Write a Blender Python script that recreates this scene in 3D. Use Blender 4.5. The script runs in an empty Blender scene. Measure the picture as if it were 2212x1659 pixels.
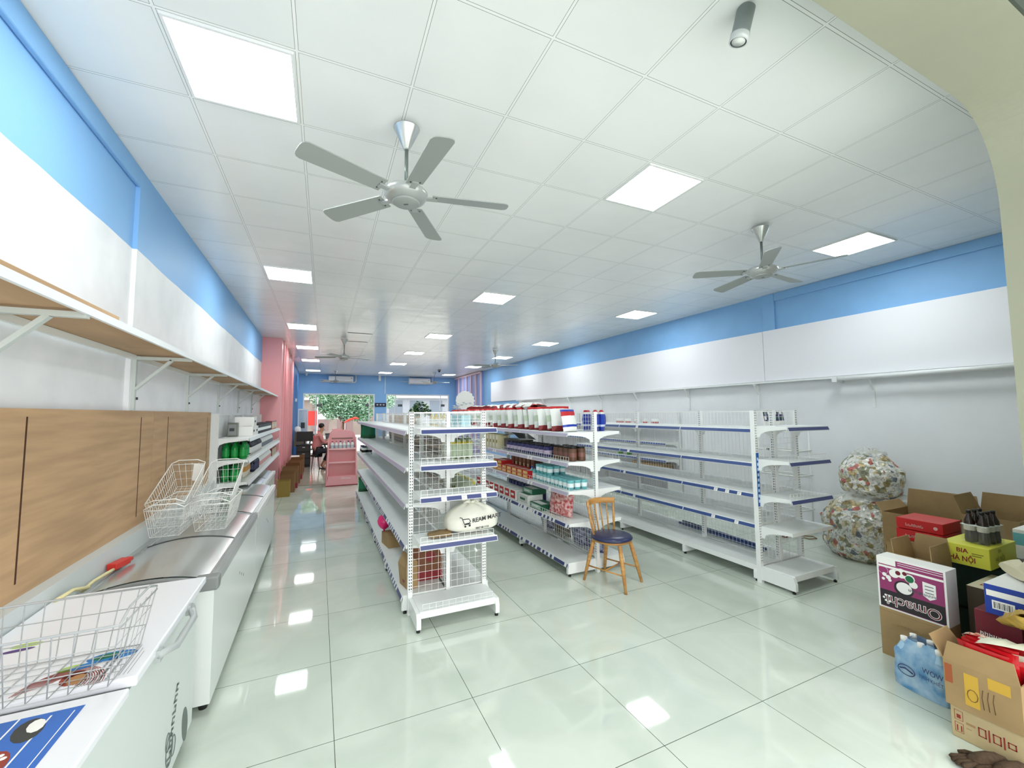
import bpy, math, random
from mathutils import Matrix, Vector, noise as mnoise
random.seed(7)
PI = math.pi
R = math.radians
S = bpy.context.scene
COL = S.collection

# ------------------------------------------------------------------ camera
FOC, YAW, PIT, ROL = 897.92, .4348, .0705, -.0075
EYE = 1.7788                       # camera height
CEIL = 3.691                       # ceiling height
def _cam():
    cy, sy, cp, sp = math.cos(YAW), math.sin(YAW), math.cos(PIT), math.sin(PIT)
    f = Vector((sy*cp, cy*cp, sp)); r0 = Vector((cy, -sy, 0)); u0 = r0.cross(f)
    c, s = math.cos(ROL), math.sin(ROL)
    rt = c*r0 + s*u0; up = -s*r0 + c*u0
    m = Matrix((rt, up, -f)).transposed().to_4x4(); m.translation = (0, 0, EYE)
    cd = bpy.data.cameras.new('camera'); cd.sensor_fit = 'HORIZONTAL'; cd.sensor_width = 36
    cd.lens = 36*FOC/2212; cd.clip_start = .05; cd.clip_end = 300
    o = bpy.data.objects.new('camera', cd); o.matrix_world = m; COL.objects.link(o); S.camera = o
_cam()

# ------------------------------------------------------------------ world, exposure
w = bpy.data.worlds.new('world'); S.world = w; w.use_nodes = True
bg = w.node_tree.nodes['Background']
bg.inputs[0].default_value = (1, .99, .97, 1); bg.inputs[1].default_value = 2.1
S.view_settings.view_transform = 'Standard'; S.view_settings.look = 'None'
S.view_settings.gamma = 1; S.view_settings.use_curve_mapping = False
S.view_settings.exposure = 0.8
PANEL = 14                        # strength of each ceiling panel

# ------------------------------------------------------------------ materials
MC = {}
def srgb(c):
    return tuple(((x/255)/12.92 if x/255 <= .04045 else ((x/255+.055)/1.055)**2.4) for x in c)
def mat(name, rgb=(200, 200, 200), rough=.5, metal=0, spec=.5, emit=0, trans=0, alpha=1, var=0, scale=8, bump=0, bscale=60, coat=0, stretch=None, ior=1.45, var2=None):
    if name in MC: return MC[name]
    m = bpy.data.materials.new(name); m.use_nodes = True; MC[name] = m
    nt = m.node_tree; N = nt.nodes; p = N['Principled BSDF']; L = nt.links
    c = srgb(rgb)+(1,)
    p.inputs['Base Color'].default_value = c; p.inputs['Roughness'].default_value = rough
    p.inputs['Metallic'].default_value = metal; p.inputs['Specular IOR Level'].default_value = spec
    p.inputs['IOR'].default_value = ior; p.inputs['Coat Weight'].default_value = coat
    if trans: p.inputs['Transmission Weight'].default_value = trans
    if alpha < 1: p.inputs['Alpha'].default_value = alpha
    if emit:
        p.inputs['Emission Color'].default_value = c; p.inputs['Emission Strength'].default_value = emit
    if var or bump:
        tc = N.new('ShaderNodeTexCoord'); mp = N.new('ShaderNodeMapping'); L.new(tc.outputs['Object'], mp.inputs[0])
        if stretch: mp.inputs['Scale'].default_value = stretch
    if var:
        n = N.new('ShaderNodeTexNoise'); n.inputs['Scale'].default_value = scale; n.inputs['Detail'].default_value = 5
        L.new(mp.outputs[0], n.inputs[0])
        r = N.new('ShaderNodeValToRGB'); r.color_ramp.elements[0].position = .35; r.color_ramp.elements[1].position = .65
        d = srgb(var2)+(1,) if var2 else tuple(x*(1-var) for x in c[:3])+(1,)
        r.color_ramp.elements[0].color = d; r.color_ramp.elements[1].color = c
        L.new(n.outputs[0], r.inputs[0]); L.new(r.outputs[0], p.inputs['Base Color'])
    if bump:
        n2 = N.new('ShaderNodeTexNoise'); n2.inputs['Scale'].default_value = bscale; n2.inputs['Detail'].default_value = 4
        L.new(mp.outputs[0], n2.inputs[0])
        b = N.new('ShaderNodeBump'); b.inputs['Strength'].default_value = bump; b.inputs['Distance'].default_value = .01
        L.new(n2.outputs[0], b.inputs['Height']); L.new(b.outputs[0], p.inputs['Normal'])
    return m
def mathn(nt, op, a, b=None, c=None):
    n = nt.nodes.new('ShaderNodeMath'); n.operation = op
    for i, v in enumerate((a, b, c)):
        if v is None: continue
        if isinstance(v, (int, float)): n.inputs[i].default_value = v
        else: nt.links.new(v, n.inputs[i])
    return n.outputs[0]
def mixc(nt, fac, a, b):
    n = nt.nodes.new('ShaderNodeMix'); n.data_type = 'RGBA'
    nt.links.new(fac, n.inputs[0])
    for i, v in ((6, a), (7, b)):
        if isinstance(v, tuple): n.inputs[i].default_value = srgb(v)+(1,)
        else: nt.links.new(v, n.inputs[i])
    return n.outputs[2]
def objxyz(nt, src='Object'):
    tc = nt.nodes.new('ShaderNodeTexCoord'); s = nt.nodes.new('ShaderNodeSeparateXYZ')
    nt.links.new(tc.outputs[src], s.inputs[0]); return tc.outputs[src], s.outputs
def griddist(nt, v, off, sp):       # distance to the nearest grid line, in metres
    a = mathn(nt, 'DIVIDE', mathn(nt, 'SUBTRACT', v, off), sp)
    fr = mathn(nt, 'FRACT', a)
    return mathn(nt, 'MULTIPLY', mathn(nt, 'MINIMUM', fr, mathn(nt, 'SUBTRACT', 1, fr)), sp)
def floor_mat():
    m = mat('polished_tile', (214, 223, 211), .045, spec=.75, coat=.35)
    m.node_tree.nodes['Principled BSDF'].inputs['Coat Roughness'].default_value = .02
    nt = m.node_tree; co, (x, y, z) = objxyz(nt); p = nt.nodes['Principled BSDF']
    d = mathn(nt, 'MINIMUM', griddist(nt, x, .1174, .8), griddist(nt, y, 2.5971, .8))
    g = mathn(nt, 'LESS_THAN', d, .0018)
    n = nt.nodes.new('ShaderNodeTexNoise'); n.inputs['Scale'].default_value = 1.6; n.inputs['Detail'].default_value = 7; n.inputs['Distortion'].default_value = 1.2
    nt.links.new(co, n.inputs[0])
    r = nt.nodes.new('ShaderNodeValToRGB'); r.color_ramp.elements[0].position = .38; r.color_ramp.elements[1].position = .62
    r.color_ramp.elements[0].color = srgb((203, 214, 201))+(1,); r.color_ramp.elements[1].color = srgb((215, 224, 212))+(1,)
    nt.links.new(n.outputs[0], r.inputs[0])
    nt.links.new(mixc(nt, g, r.outputs[0], (70, 78, 62)), p.inputs['Base Color'])
    # every tile lies a hair out of level, so reflections break at the joints
    fx = mathn(nt, 'FLOOR', mathn(nt, 'DIVIDE', mathn(nt, 'SUBTRACT', x, .1174), .8))
    fy = mathn(nt, 'FLOOR', mathn(nt, 'DIVIDE', mathn(nt, 'SUBTRACT', y, 2.5971), .8))
    cb = nt.nodes.new('ShaderNodeCombineXYZ'); nt.links.new(fx, cb.inputs[0]); nt.links.new(fy, cb.inputs[1])
    wn = nt.nodes.new('ShaderNodeTexWhiteNoise'); nt.links.new(cb.outputs[0], wn.inputs[0])
    sv = nt.nodes.new('ShaderNodeSeparateColor'); nt.links.new(wn.outputs['Color'], sv.inputs[0])
    h = mathn(nt, 'ADD', mathn(nt, 'MULTIPLY', mathn(nt, 'SUBTRACT', sv.outputs[0], .5), x), mathn(nt, 'MULTIPLY', mathn(nt, 'SUBTRACT', sv.outputs[1], .5), y))
    b = nt.nodes.new('ShaderNodeBump'); b.inputs['Strength'].default_value = 1; b.inputs['Distance'].default_value = .006
    nt.links.new(h, b.inputs['Height'])
    nt.links.new(b.outputs[0], p.inputs['Normal']); nt.links.new(b.outputs[0], p.inputs['Coat Normal'])
    return m
def wood_floor_mat():
    m = mat('plank_tile', (200, 194, 180), .1, spec=.6, var=.35, scale=3, stretch=(1, 9, 1), var2=(160, 152, 136))
    return m
def ceil_mat():
    m = mat('ceiling_panel', (244, 246, 246), .2, spec=.6)
    nt = m.node_tree; co, (x, y, z) = objxyz(nt); p = nt.nodes['Principled BSDF']
    k = .0109
    xr = mathn(nt, 'SUBTRACT', x, mathn(nt, 'MULTIPLY', mathn(nt, 'SUBTRACT', y, 2.3399), k))
    yr = mathn(nt, 'ADD', y, mathn(nt, 'MULTIPLY', mathn(nt, 'SUBTRACT', x, -.1485), k))
    d = mathn(nt, 'MINIMUM', griddist(nt, xr, -.1485, .6), griddist(nt, yr, 2.3399, .6115))
    line = mathn(nt, 'COMPARE', d, .008, .0011)
    tee = mathn(nt, 'LESS_THAN', d, .008)
    n = nt.nodes.new('ShaderNodeTexNoise'); n.inputs['Scale'].default_value = 1.2; n.inputs['Detail'].default_value = 6; nt.links.new(co, n.inputs[0])
    r = nt.nodes.new('ShaderNodeValToRGB'); r.color_ramp.elements[0].position = .3; r.color_ramp.elements[1].position = .7
    r.color_ramp.elements[0].color = srgb((240, 243, 243))+(1,); r.color_ramp.elements[1].color = srgb((247, 249, 248))+(1,)
    nt.links.new(n.outputs[0], r.inputs[0])
    c1 = mixc(nt, tee, r.outputs[0], (248, 250, 249)); c2 = mixc(nt, line, c1, (120, 128, 126))
    nt.links.new(c2, p.inputs['Base Color'])
    n2 = nt.nodes.new('ShaderNodeTexNoise'); n2.inputs['Scale'].default_value = 2.2; n2.inputs['Detail'].default_value = 2; nt.links.new(co, n2.inputs[0])
    b = nt.nodes.new('ShaderNodeBump'); b.inputs['Strength'].default_value = .5; b.inputs['Distance'].default_value = .02
    nt.links.new(n2.outputs[0], b.inputs['Height']); nt.links.new(b.outputs[0], p.inputs['Normal'])
    return m
def wallpaint_mat():                # white below about 3.05 m, blue above, the edge painted by hand
    m = mat('two_tone_paint', (240, 242, 245), .55)
    nt = m.node_tree; co, (x, y, z) = objxyz(nt); p = nt.nodes['Principled BSDF']
    n = nt.nodes.new('ShaderNodeTexNoise'); n.inputs['Scale'].default_value = 1.1; n.inputs['Detail'].default_value = 2; nt.links.new(co, n.inputs[0])
    e = mathn(nt, 'ADD', z, mathn(nt, 'MULTIPLY', mathn(nt, 'SUBTRACT', n.outputs[0], .5), .05))
    f = mathn(nt, 'GREATER_THAN', e, 3.05)
    n2 = nt.nodes.new('ShaderNodeTexNoise'); n2.inputs['Scale'].default_value = 3; n2.inputs['Detail'].default_value = 6; nt.links.new(co, n2.inputs[0])
    r = nt.nodes.new('ShaderNodeValToRGB'); r.color_ramp.elements[0].position = .35; r.color_ramp.elements[1].position = .6
    r.color_ramp.elements[0].color = srgb((231, 234, 237))+(1,); r.color_ramp.elements[1].color = srgb((240, 242, 245))+(1,)
    nt.links.new(n2.outputs[0], r.inputs[0])
    nt.links.new(mixc(nt, f, r.outputs[0], BLUE), p.inputs['Base Color'])
    return m
def slot_mat(name='slotted_post', rgb=(240, 243, 242), ax=0):
    m = mat(name, rgb, .35, spec=.5)
    nt = m.node_tree; co, (x, y, z) = objxyz(nt); p = nt.nodes['Principled BSDF']
    def near(v): return mathn(nt, 'COMPARE', mathn(nt, 'ABSOLUTE', v), .009, .0038)
    s = near((x, y)[ax])
    fz = mathn(nt, 'LESS_THAN', mathn(nt, 'FRACT', mathn(nt, 'DIVIDE', z, .027)), .56)
    hi = mathn(nt, 'GREATER_THAN', z, .2)
    f = mathn(nt, 'MULTIPLY', mathn(nt, 'MULTIPLY', s, fz), hi)
    nt.links.new(mixc(nt, f, rgb, (30, 36, 34)), p.inputs['Base Color'])
    return m
def trash_mat():                    # clear sack of crumpled printed wrappers
    m = mat('wrapper_sack', (200, 196, 180), .25, spec=.6)
    nt = m.node_tree; co, _ = objxyz(nt); p = nt.nodes['Principled BSDF']
    v = nt.nodes.new('ShaderNodeTexVoronoi'); v.inputs['Scale'].default_value = 19; nt.links.new(co, v.inputs[0])
    sp = nt.nodes.new('ShaderNodeSeparateColor'); nt.links.new(v.outputs['Color'], sp.inputs[0])
    r = nt.nodes.new('ShaderNodeValToRGB'); r.color_ramp.interpolation = 'CONSTANT'
    cols = [(0, (222, 222, 214)), (.16, (168, 150, 104)), (.28, (236, 236, 230)), (.42, (192, 112, 100)), (.48, (215, 206, 170)), (.6, (150, 150, 126)), (.68, (236, 234, 226)), (.88, (122, 130, 146)), (.92, (214, 190, 140))]
    while len(r.color_ramp.elements) < len(cols): r.color_ramp.elements.new(.5)
    for e, (q, c) in zip(r.color_ramp.elements, cols): e.position = q; e.color = srgb(c)+(1,)
    nt.links.new(sp.outputs[0], r.inputs[0])
    n = nt.nodes.new('ShaderNodeTexNoise'); n.inputs['Scale'].default_value = 38; n.inputs['Detail'].default_value = 3; nt.links.new(co, n.inputs[0])
    g = mathn(nt, 'GREATER_THAN', n.outputs[0], .55)
    nt.links.new(mixc(nt, mathn(nt, 'MULTIPLY', g, .45), r.outputs[0], (60, 62, 50)), p.inputs['Base Color'])
    v2 = nt.nodes.new('ShaderNodeTexVoronoi'); v2.inputs['Scale'].default_value = 16; nt.links.new(co, v2.inputs[0])
    b = nt.nodes.new('ShaderNodeBump'); b.inputs['Strength'].default_value = .7; b.inputs['Distance'].default_value = .03
    nt.links.new(v2.outputs['Distance'], b.inputs['Height']); nt.links.new(b.outputs[0], p.inputs['Normal'])
    return m
BLUE = (136, 187, 236)
WH = mat('white_enamel', (238, 242, 241), .32)
WH2 = mat('white_plastic', (236, 239, 240), .3)
WALLW = mat('white_wall_paint', (238, 241, 244), .6, var=.05, scale=2)
NAVY = mat('navy_price_channel', (62, 72, 122), .35)
CHROME = mat('brushed_aluminium', (200, 203, 203), .28, metal=.85)
GREYP = mat('grey_plastic', (136, 140, 140), .45)
DGREY = mat('dark_grey_plastic', (62, 66, 66), .5)
BLACK = mat('black_plastic', (22, 23, 24), .4)
SHADEWIRE = mat('grey_wire', (176, 180, 180), .35)  # white-coated wire, greyed so the colour carries its shade
WIRE = mat('white_wire', (240, 242, 240), .35)
PINK = mat('pink_laminate', (240, 168, 172), .42)
CARD = mat('corrugated_card', (168, 140, 98), .8, var=.15, scale=6, bump=.15, bscale=30)
CARD2 = mat('pale_card', (196, 176, 134), .8, var=.12, scale=6)
PLY = mat('plywood', (200, 164, 124), .6, var=.22, scale=2.5, stretch=(2, .6, 7))
SLOT = slot_mat('slotted_post_front'); SLOTS = slot_mat('slotted_post_side', ax=1)
PAPER = mat('paper_white', (244, 244, 240), .7)
BLUEP = mat('blue_wall_paint', BLUE, .55, var=.05, scale=3)

# ------------------------------------------------------------------ mesh builder
class B:
    def __init__(s): s.v = []; s.f = []; s.m = []; s.s = []; s.M = None
    def add(s, vs, fs, m=0, sm=False):
        o = len(s.v)
        for p in vs:
            p = Vector(p)
            s.v.append(s.M @ p if s.M else p)
        for f in fs: s.f.append([o+i for i in f]); s.m.append(m); s.s.append(sm)
        return s
    def box(s, x0, x1, y0, y1, z0, z1, m=0):
        return s.add([(x0,y0,z0),(x1,y0,z0),(x1,y1,z0),(x0,y1,z0),(x0,y0,z1),(x1,y0,z1),(x1,y1,z1),(x0,y1,z1)],
                     [(0,3,2,1),(4,5,6,7),(0,1,5,4),(1,2,6,5),(2,3,7,6),(3,0,4,7)], m)
    def bar(s, a, b, wx, m=0, up=(0,0,1), wy=None):      # square bar between two points
        a = Vector(a); b = Vector(b); d = (b-a).normalized(); u = Vector(up)
        if abs(d.dot(u)) > .98: u = Vector((1,0,0))
        sx = d.cross(u).normalized()*wx/2; sy = d.cross(sx).normalized()*(wy or wx)/2
        vs = [a-sx-sy, a+sx-sy, a+sx+sy, a-sx+sy, b-sx-sy, b+sx-sy, b+sx+sy, b-sx+sy]
        return s.add(vs, [(0,3,2,1),(4,5,6,7),(0,1,5,4),(1,2,6,5),(2,3,7,6),(3,0,4,7)], m)
    def tube(s, pts, r, n=6, m=0, closed=False, cap=True):
        pts = [Vector(p) for p in pts]; k = len(pts); rs = r if isinstance(r, (list, tuple)) else [r]*k
        vs = []; pu = None
        for i, p in enumerate(pts):
            if closed: t = pts[(i+1) % k]-pts[i-1]
            else: t = pts[min(i+1, k-1)]-pts[max(i-1, 0)]
            t = t.normalized() if t.length > 0 else Vector((0,0,1))
            if pu is None:
                u = Vector((0,0,1)) if abs(t.z) < .9 else Vector((1,0,0)); u = (u-t*u.dot(t)).normalized()
            else:
                u = pu-t*pu.dot(t); u = u.normalized() if u.length > 1e-5 else t.orthogonal().normalized()
            pu = u; w2 = t.cross(u)
            for j in range(n):
                a = 2*PI*j/n; vs.append(p+(u*math.cos(a)+w2*math.sin(a))*rs[i])
        fs = []
        for i in range(k if closed else k-1):
            i2 = (i+1) % k
            for j in range(n):
                j2 = (j+1) % n; fs.append((i*n+j, i*n+j2, i2*n+j2, i2*n+j))
        if cap and not closed: fs += [tuple(range(n-1, -1, -1)), tuple((k-1)*n+j for j in range(n))]
        return s.add(vs, fs, m, True)
    def lathe(s, prof, n=16, m=0, cx=0, cy=0, sm=True, cap=True, sx=1, sy=1):      # prof: (r, z)
        vs = []
        for r, z in prof:
            for j in range(n):
                a = 2*PI*j/n; vs.append((cx+r*math.cos(a)*sx, cy+r*math.sin(a)*sy, z))
        fs = []; k = len(prof)
        for i in range(k-1):
            for j in range(n):
                j2 = (j+1) % n; fs.append((i*n+j, i*n+j2, (i+1)*n+j2, (i+1)*n+j))
        if cap: fs += [tuple(range(n-1, -1, -1)), tuple((k-1)*n+j for j in range(n))]
        return s.add(vs, fs, m, sm)
    def prism(s, poly, a0, a1, ax='y', m=0):             # poly of 2D points in the other two axes
        def mk(p, a): return {'x': (a, p[0], p[1]), 'y': (p[0], a, p[1]), 'z': (p[0], p[1], a)}[ax]
        n = len(poly); vs = [mk(p, a0) for p in poly]+[mk(p, a1) for p in poly]
        fs = [tuple(range(n)), tuple(range(2*n-1, n-1, -1))]+[(i, n+i, n+(i+1) % n, (i+1) % n) for i in range(n)]
        return s.add(vs, fs, m)
    def quad(s, a, b, c, d, m=0): return s.add([a, b, c, d], [(0,1,2,3)], m)
    def disc(s, o, xd, yd, r, m=0, n=20, ry=None):
        o = Vector(o); xd = Vector(xd).normalized(); yd = Vector(yd).normalized()
        return s.add([o+xd*r*math.cos(2*PI*i/n)+yd*(ry or r)*math.sin(2*PI*i/n) for i in range(n)], [tuple(range(n))], m)
    def rect(s, o, xd, yd, w_, h, m=0):                  # printed patch, lower-left corner o
        o = Vector(o); xd = Vector(xd).normalized(); yd = Vector(yd).normalized()
        return s.quad(o, o+xd*w_, o+xd*w_+yd*h, o+yd*h, m)
    def text(s, body, size, o, xd, yd, m=0, align='LEFT', sx=1, bold=0):
        key = (body, align, bold)
        if key not in TXT:
            c = bpy.data.curves.new('t', 'FONT'); c.body = body; c.size = 1; c.align_x = align; c.fill_mode = 'FRONT'; c.resolution_u = 3
            c.offset = bold
            o_ = bpy.data.objects.new('t', c); COL.objects.link(o_)
            dg = bpy.context.evaluated_depsgraph_get(); me = bpy.data.meshes.new_from_object(o_.evaluated_get(dg))
            TXT[key] = ([v.co.copy() for v in me.vertices], [tuple(p.vertices) for p in me.polygons])
            bpy.data.objects.remove(o_); bpy.data.curves.remove(c); bpy.data.meshes.remove(me)
        vs, fs = TXT[key]; o = Vector(o); xd = Vector(xd).normalized(); yd = Vector(yd).normalized()
        return s.add([o+xd*v.x*size*sx+yd*v.y*size for v in vs], fs, m)
    def scrawl(s, o, xd, yd, w_, h, m=0, n=7):           # unreadable small print: a row of short strokes
        o = Vector(o); xd = Vector(xd).normalized(); yd = Vector(yd).normalized(); rr = random.Random(n)
        for k in range(n):
            p = o+xd*w_*k/n; a = w_/n; s.rect(p, xd, yd, a*.22, h*rr.uniform(.6, 1), m); s.rect(p+yd*h*rr.choice((0, .4, .55)), xd, yd, a*.75, h*.16, m); s.rect(p+xd*a*.53, xd, yd, a*.22, h*rr.uniform(.4, .7), m)
        return s
    def mesh(s, name, mats):
        me = bpy.data.meshes.new(name); me.from_pydata([tuple(p) for p in s.v], [], s.f)
        for m in (mats if isinstance(mats, (list, tuple)) else [mats]): me.materials.append(m)
        me.polygons.foreach_set('material_index', s.m); me.polygons.foreach_set('use_smooth', s.s); me.update()
        return me
    def ob(s, name, mats, parent=None, loc=(0,0,0), rot=(0,0,0), **kw):
        o = bpy.data.objects.new(name, s.mesh(name, mats)); COL.objects.link(o)
        o.location = loc; o.rotation_euler = rot
        if parent: o.parent = parent
        for k, v in kw.items(): o[k] = v
        return o
TXT = {}
def bevel(o, w_=.004, n=2):
    md = o.modifiers.new('bevel', 'BEVEL'); md.width = w_; md.segments = n; md.limit_method = 'ANGLE'; md.angle_limit = R(40); return o
def inst(me, name, parent=None, loc=(0,0,0), rot=(0,0,0), **kw):
    o = bpy.data.objects.new(name, me); COL.objects.link(o); o.location = loc; o.rotation_euler = rot
    if parent: o.parent = parent
    for k, v in kw.items(): o[k] = v
    return o
def thing(name, label, cat, loc=(0,0,0), rz=0, group=None, rot=None):
    o = bpy.data.objects.new(name, None); COL.objects.link(o); o.location = loc
    o.rotation_euler = rot or (0,0,rz); o.empty_display_size = .1; o['label'] = label; o['category'] = cat
    if group: o['group'] = group
    return o
def tag(o, label, cat, group=None):
    o['label'] = label; o['category'] = cat
    if group: o['group'] = group
    return o
def struct(o, label=None):
    o['kind'] = 'structure'
    if label: o['label'] = label
    return o
def dup(root, loc, rz=None, label=None, group=None, rot=None):
    r = root.copy(); COL.objects.link(r); r.location = loc
    if rz is not None: r.rotation_euler = (root.rotation_euler[0], root.rotation_euler[1], rz)
    if rot is not None: r.rotation_euler = rot
    if label: r['label'] = label
    if group: r['group'] = group
    for ch in list(root.children):
        c = ch.copy(); COL.objects.link(c); c.parent = r
        for g in list(ch.children):
            d = g.copy(); COL.objects.link(d); d.parent = c
    return r
# ------------------------------------------------------------------ the room
SK = .0109
GX = lambda i, j: -.1485+i*.6+SK*j*.6115
GY = lambda i, j: 2.3399+j*.6115-SK*i*.6
struct(B().box(-1.5, 6.95, -2.5, 11.87, -.08, 0).ob('floor', floor_mat()), 'glossy pale green-white floor tiles with thin dark joints')
struct(B().box(-1.5, 6.95, 11.87, 21.7, -.08, 0).ob('floor', wood_floor_mat()), 'grey-brown floor beyond the dark threshold line')
struct(B().box(-1.28, 6.66, 11.855, 11.885, 0, .004).ob('trim_1', mat('dark_grout', (84, 80, 66), .6)), 'dark threshold line across the shop floor')
struct(B().box(-1.5, 6.95, .9, 21.7, CEIL, CEIL+.1).ob('ceiling', ceil_mat()), 'white suspended ceiling of square glossy panels')
struct(B().box(-1.5, 6.95, -.9, .57, CEIL, CEIL+.1).ob('ceiling', mat('shaded_ceiling', (84, 90, 80), .8)))  # near-room ceiling, its shade put into the dark colour
WP = wallpaint_mat()
b = B(); b.box(-1.5, -1.32, -2.5, 4.02, 0, CEIL); b.box(-1.5, -1.29, 4.02, 11.75, 0, CEIL)
struct(b.ob('wall_left', WP), 'left wall, white below and blue above with a hand-painted edge')
struct(bevel(B().box(-1.32, -1.285, -2.5, 4.02, 3.545, CEIL).ob('trim_2', BLUEP), .012, 3), 'blue beam along the top of the near left wall')
b = B(); b.box(6.67, 6.95, -2.5, 13.8, 0, 3.0); b.box(6.67, 6.95, -2.5, 21.7, 3.0, CEIL, 1); b.box(6.67, 6.95, 13.8, 21.7, 0, 3.0, 1)
struct(b.ob('wall_right', [WALLW, BLUEP]), 'right wall, white below and blue near the ceiling')
struct(bevel(B().box(6.64, 6.67, 4.22, 4.42, 3.09, CEIL).box(6.645, 6.67, .9, 4.22, 3.56, CEIL).ob('trim_3', BLUEP), .008, 2), 'blue pilaster and beam on the right wall')
struct(B().box(6.655, 6.67, .9, 3.40, 0, 2.24).ob('trim_4', WALLW), 'white wall facing strip beside the big sacks')
struct(bevel(B().box(6.63, 6.668, .92, 4.42, 2.27, 3.095).box(6.635, 6.668, 4.43, 16.43, 2.27, 3.095).ob('trim_5', mat('gloss_white_fascia', (242, 243, 248), .4)), .004), 'long white fascia board on the right wall')
# back wall with two openings
b = B()
WX = [(-.67, 2.5), (3.04, 6.28)]
b.box(-1.5, -.67, 21.5, 21.72, 0, CEIL); b.box(2.5, 3.04, 21.5, 21.72, 0, CEIL); b.box(6.28, 6.95, 21.5, 21.72, 0, CEIL)
for x0, x1 in WX: b.box(x0, x1, 21.5, 21.72, 2.79, CEIL)
struct(b.ob('wall_back', BLUEP), 'blue street-side wall with two wide glazed openings')
GL = mat('window_glass', (250, 252, 252), .02, trans=1, ior=1.05, spec=.3)
FRM = mat('window_frame_white', (232, 236, 238), .4)
for k, (x0, x1) in enumerate(WX):
    r = thing('window_%d' % (k+1), '', '', ((x0+x1)/2, 21.55, 0)); del r['category']; struct(r, ['wide glass shopfront on the left with the tree behind it', 'wide glass shopfront on the right'][k])
    h = (x1-x0)/2; f = B()
    f.box(-h, -h+.05, -.03, .05, 0, 2.79); f.box(h-.05, h, -.03, .05, 0, 2.79); f.box(-h+.05, h-.05, -.03, .05, 2.73, 2.79)
    for q in ((-.33, .42) if k == 0 else (-.36, .36)): f.box(h*2*q-.02, h*2*q+.02, -.02, .03, 0, 2.73)
    f.ob('window_frame', FRM, r)
    B().box(-h+.05, h-.05, .008, .014, 0, 2.73).ob('glass_pane', GL, r)
    p = B()
    for q in (-.3, .38): p.box(h*2*q-.06, h*2*q+.16, -.001, .005, 2.16, 2.28)
    p.ob('door_sticker', mat('sticker_grey', (96, 102, 100), .5), r)
# pink pier, pink slats, blue slats on the left
b = B(); b.box(-1.5, -.86, 11.7, 12.1, 0, CEIL)
struct(bevel(b.ob('wall_left', PINK), .006), 'pink pier at the end of the left wall')
b = B(); b.box(-1.5, -.97, 12.1, 16.9, 0, CEIL)
y = 12.1; k = 0
while y < 16.8:
    b.box(-.97, -.85+.02*(k % 3 == 0), y, y+.1, 0, CEIL-.02*(k % 2)); y += .235; k += 1
struct(b.ob('wall_left', PINK), 'pink upright slats along the left wall past the pier')
SLB = mat('dark_blue_slats', (78, 130, 190), .5)
b = B(); b.box(-1.5, -.95, 16.9, 21.5, 0, CEIL)
y = 16.9
while y < 20.6: b.box(-.95, -.84, y, y+.1, 0, CEIL); y += .24
struct(b.ob('wall_left', SLB), 'blue upright slats along the left wall by the shopfront')
LAV = mat('lavender_slats', (150, 162, 214), .5); LPK = mat('pale_pink_edge', (236, 206, 214), .5)
b = B(); b.box(6.6, 6.67, 17.45, 21.4, 0, CEIL-.02)
y = 17.45
while y < 21.3: b.box(6.54, 6.6, y, y+.07, 0, CEIL-.1, 1); y += .65
b.box(6.53, 6.6, 17.45, 21.4, CEIL-.1, CEIL-.02, 1)
struct(b.ob('trim_6', [LAV, LPK]), 'lavender wall panel with pale pink battens at the far right')
# arched partition beside the camera
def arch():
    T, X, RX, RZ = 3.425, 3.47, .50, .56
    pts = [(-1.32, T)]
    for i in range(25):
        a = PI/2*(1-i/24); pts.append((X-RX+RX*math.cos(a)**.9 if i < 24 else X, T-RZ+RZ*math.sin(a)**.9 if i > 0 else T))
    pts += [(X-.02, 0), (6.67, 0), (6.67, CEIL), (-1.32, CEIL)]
    b = B(); b.prism(pts, .56, .57, 'y'); struct(b.ob('trim_9', mat('dark_face_paint', (74, 82, 72), .8)), 'dark near face of the rounded opening')  # thin sheet added over the near face, its dark colour paints shade
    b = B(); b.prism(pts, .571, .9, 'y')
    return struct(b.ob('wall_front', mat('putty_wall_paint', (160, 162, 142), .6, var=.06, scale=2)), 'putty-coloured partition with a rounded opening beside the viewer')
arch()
struct(B().box(6.6, 6.67, .9, 17.4, 0, .1).box(-1.29, -1.27, 4.02, 11.7, 0, .1).ob('baseboard_right', WALLW), 'pale skirting along the side walls')

# ------------------------------------------------------------------ ceiling lights, fans, small ceiling things
FRW = mat('light_frame_white', (238, 240, 240), .35)
DIF = mat('lit_diffuser', (246, 252, 252), .5, emit=PANEL)
lf = B(); lf.box(-.285, .285, -.29, -.275, -.012, 0).box(-.285, .285, .275, .29, -.012, 0).box(-.285, -.27, -.275, .275, -.012, 0).box(.27, .285, -.275, .275, -.012, 0)
lfm = lf.mesh('frame', FRW); ldm = B().box(-.27, .27, -.275, .275, -.008, 0).mesh('diffuser', DIF)
ROWN = ['nearest', 'second', 'third', 'fourth', 'fifth', 'farthest']
for cn, i in (('left', -1), ('middle', 4), ('right', 9)):
    for rn, j in zip(ROWN, (0, 6, 12, 17, 22, 28)):
        t = thing('ceiling_light', 'square lit ceiling panel, %s of the six in the %s row' % (rn, cn), 'ceiling light', (GX(i+.5, j+.5), GY(i+.5, j+.5), CEIL), -SK, 'square light panels in the ceiling')
        inst(lfm, 'frame', t); inst(ldm, 'diffuser', t)
FAN = mat('fan_grey', (154, 160, 157), .4); FANM = mat('fan_silver', (176, 180, 178), .3, metal=.4)
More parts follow.
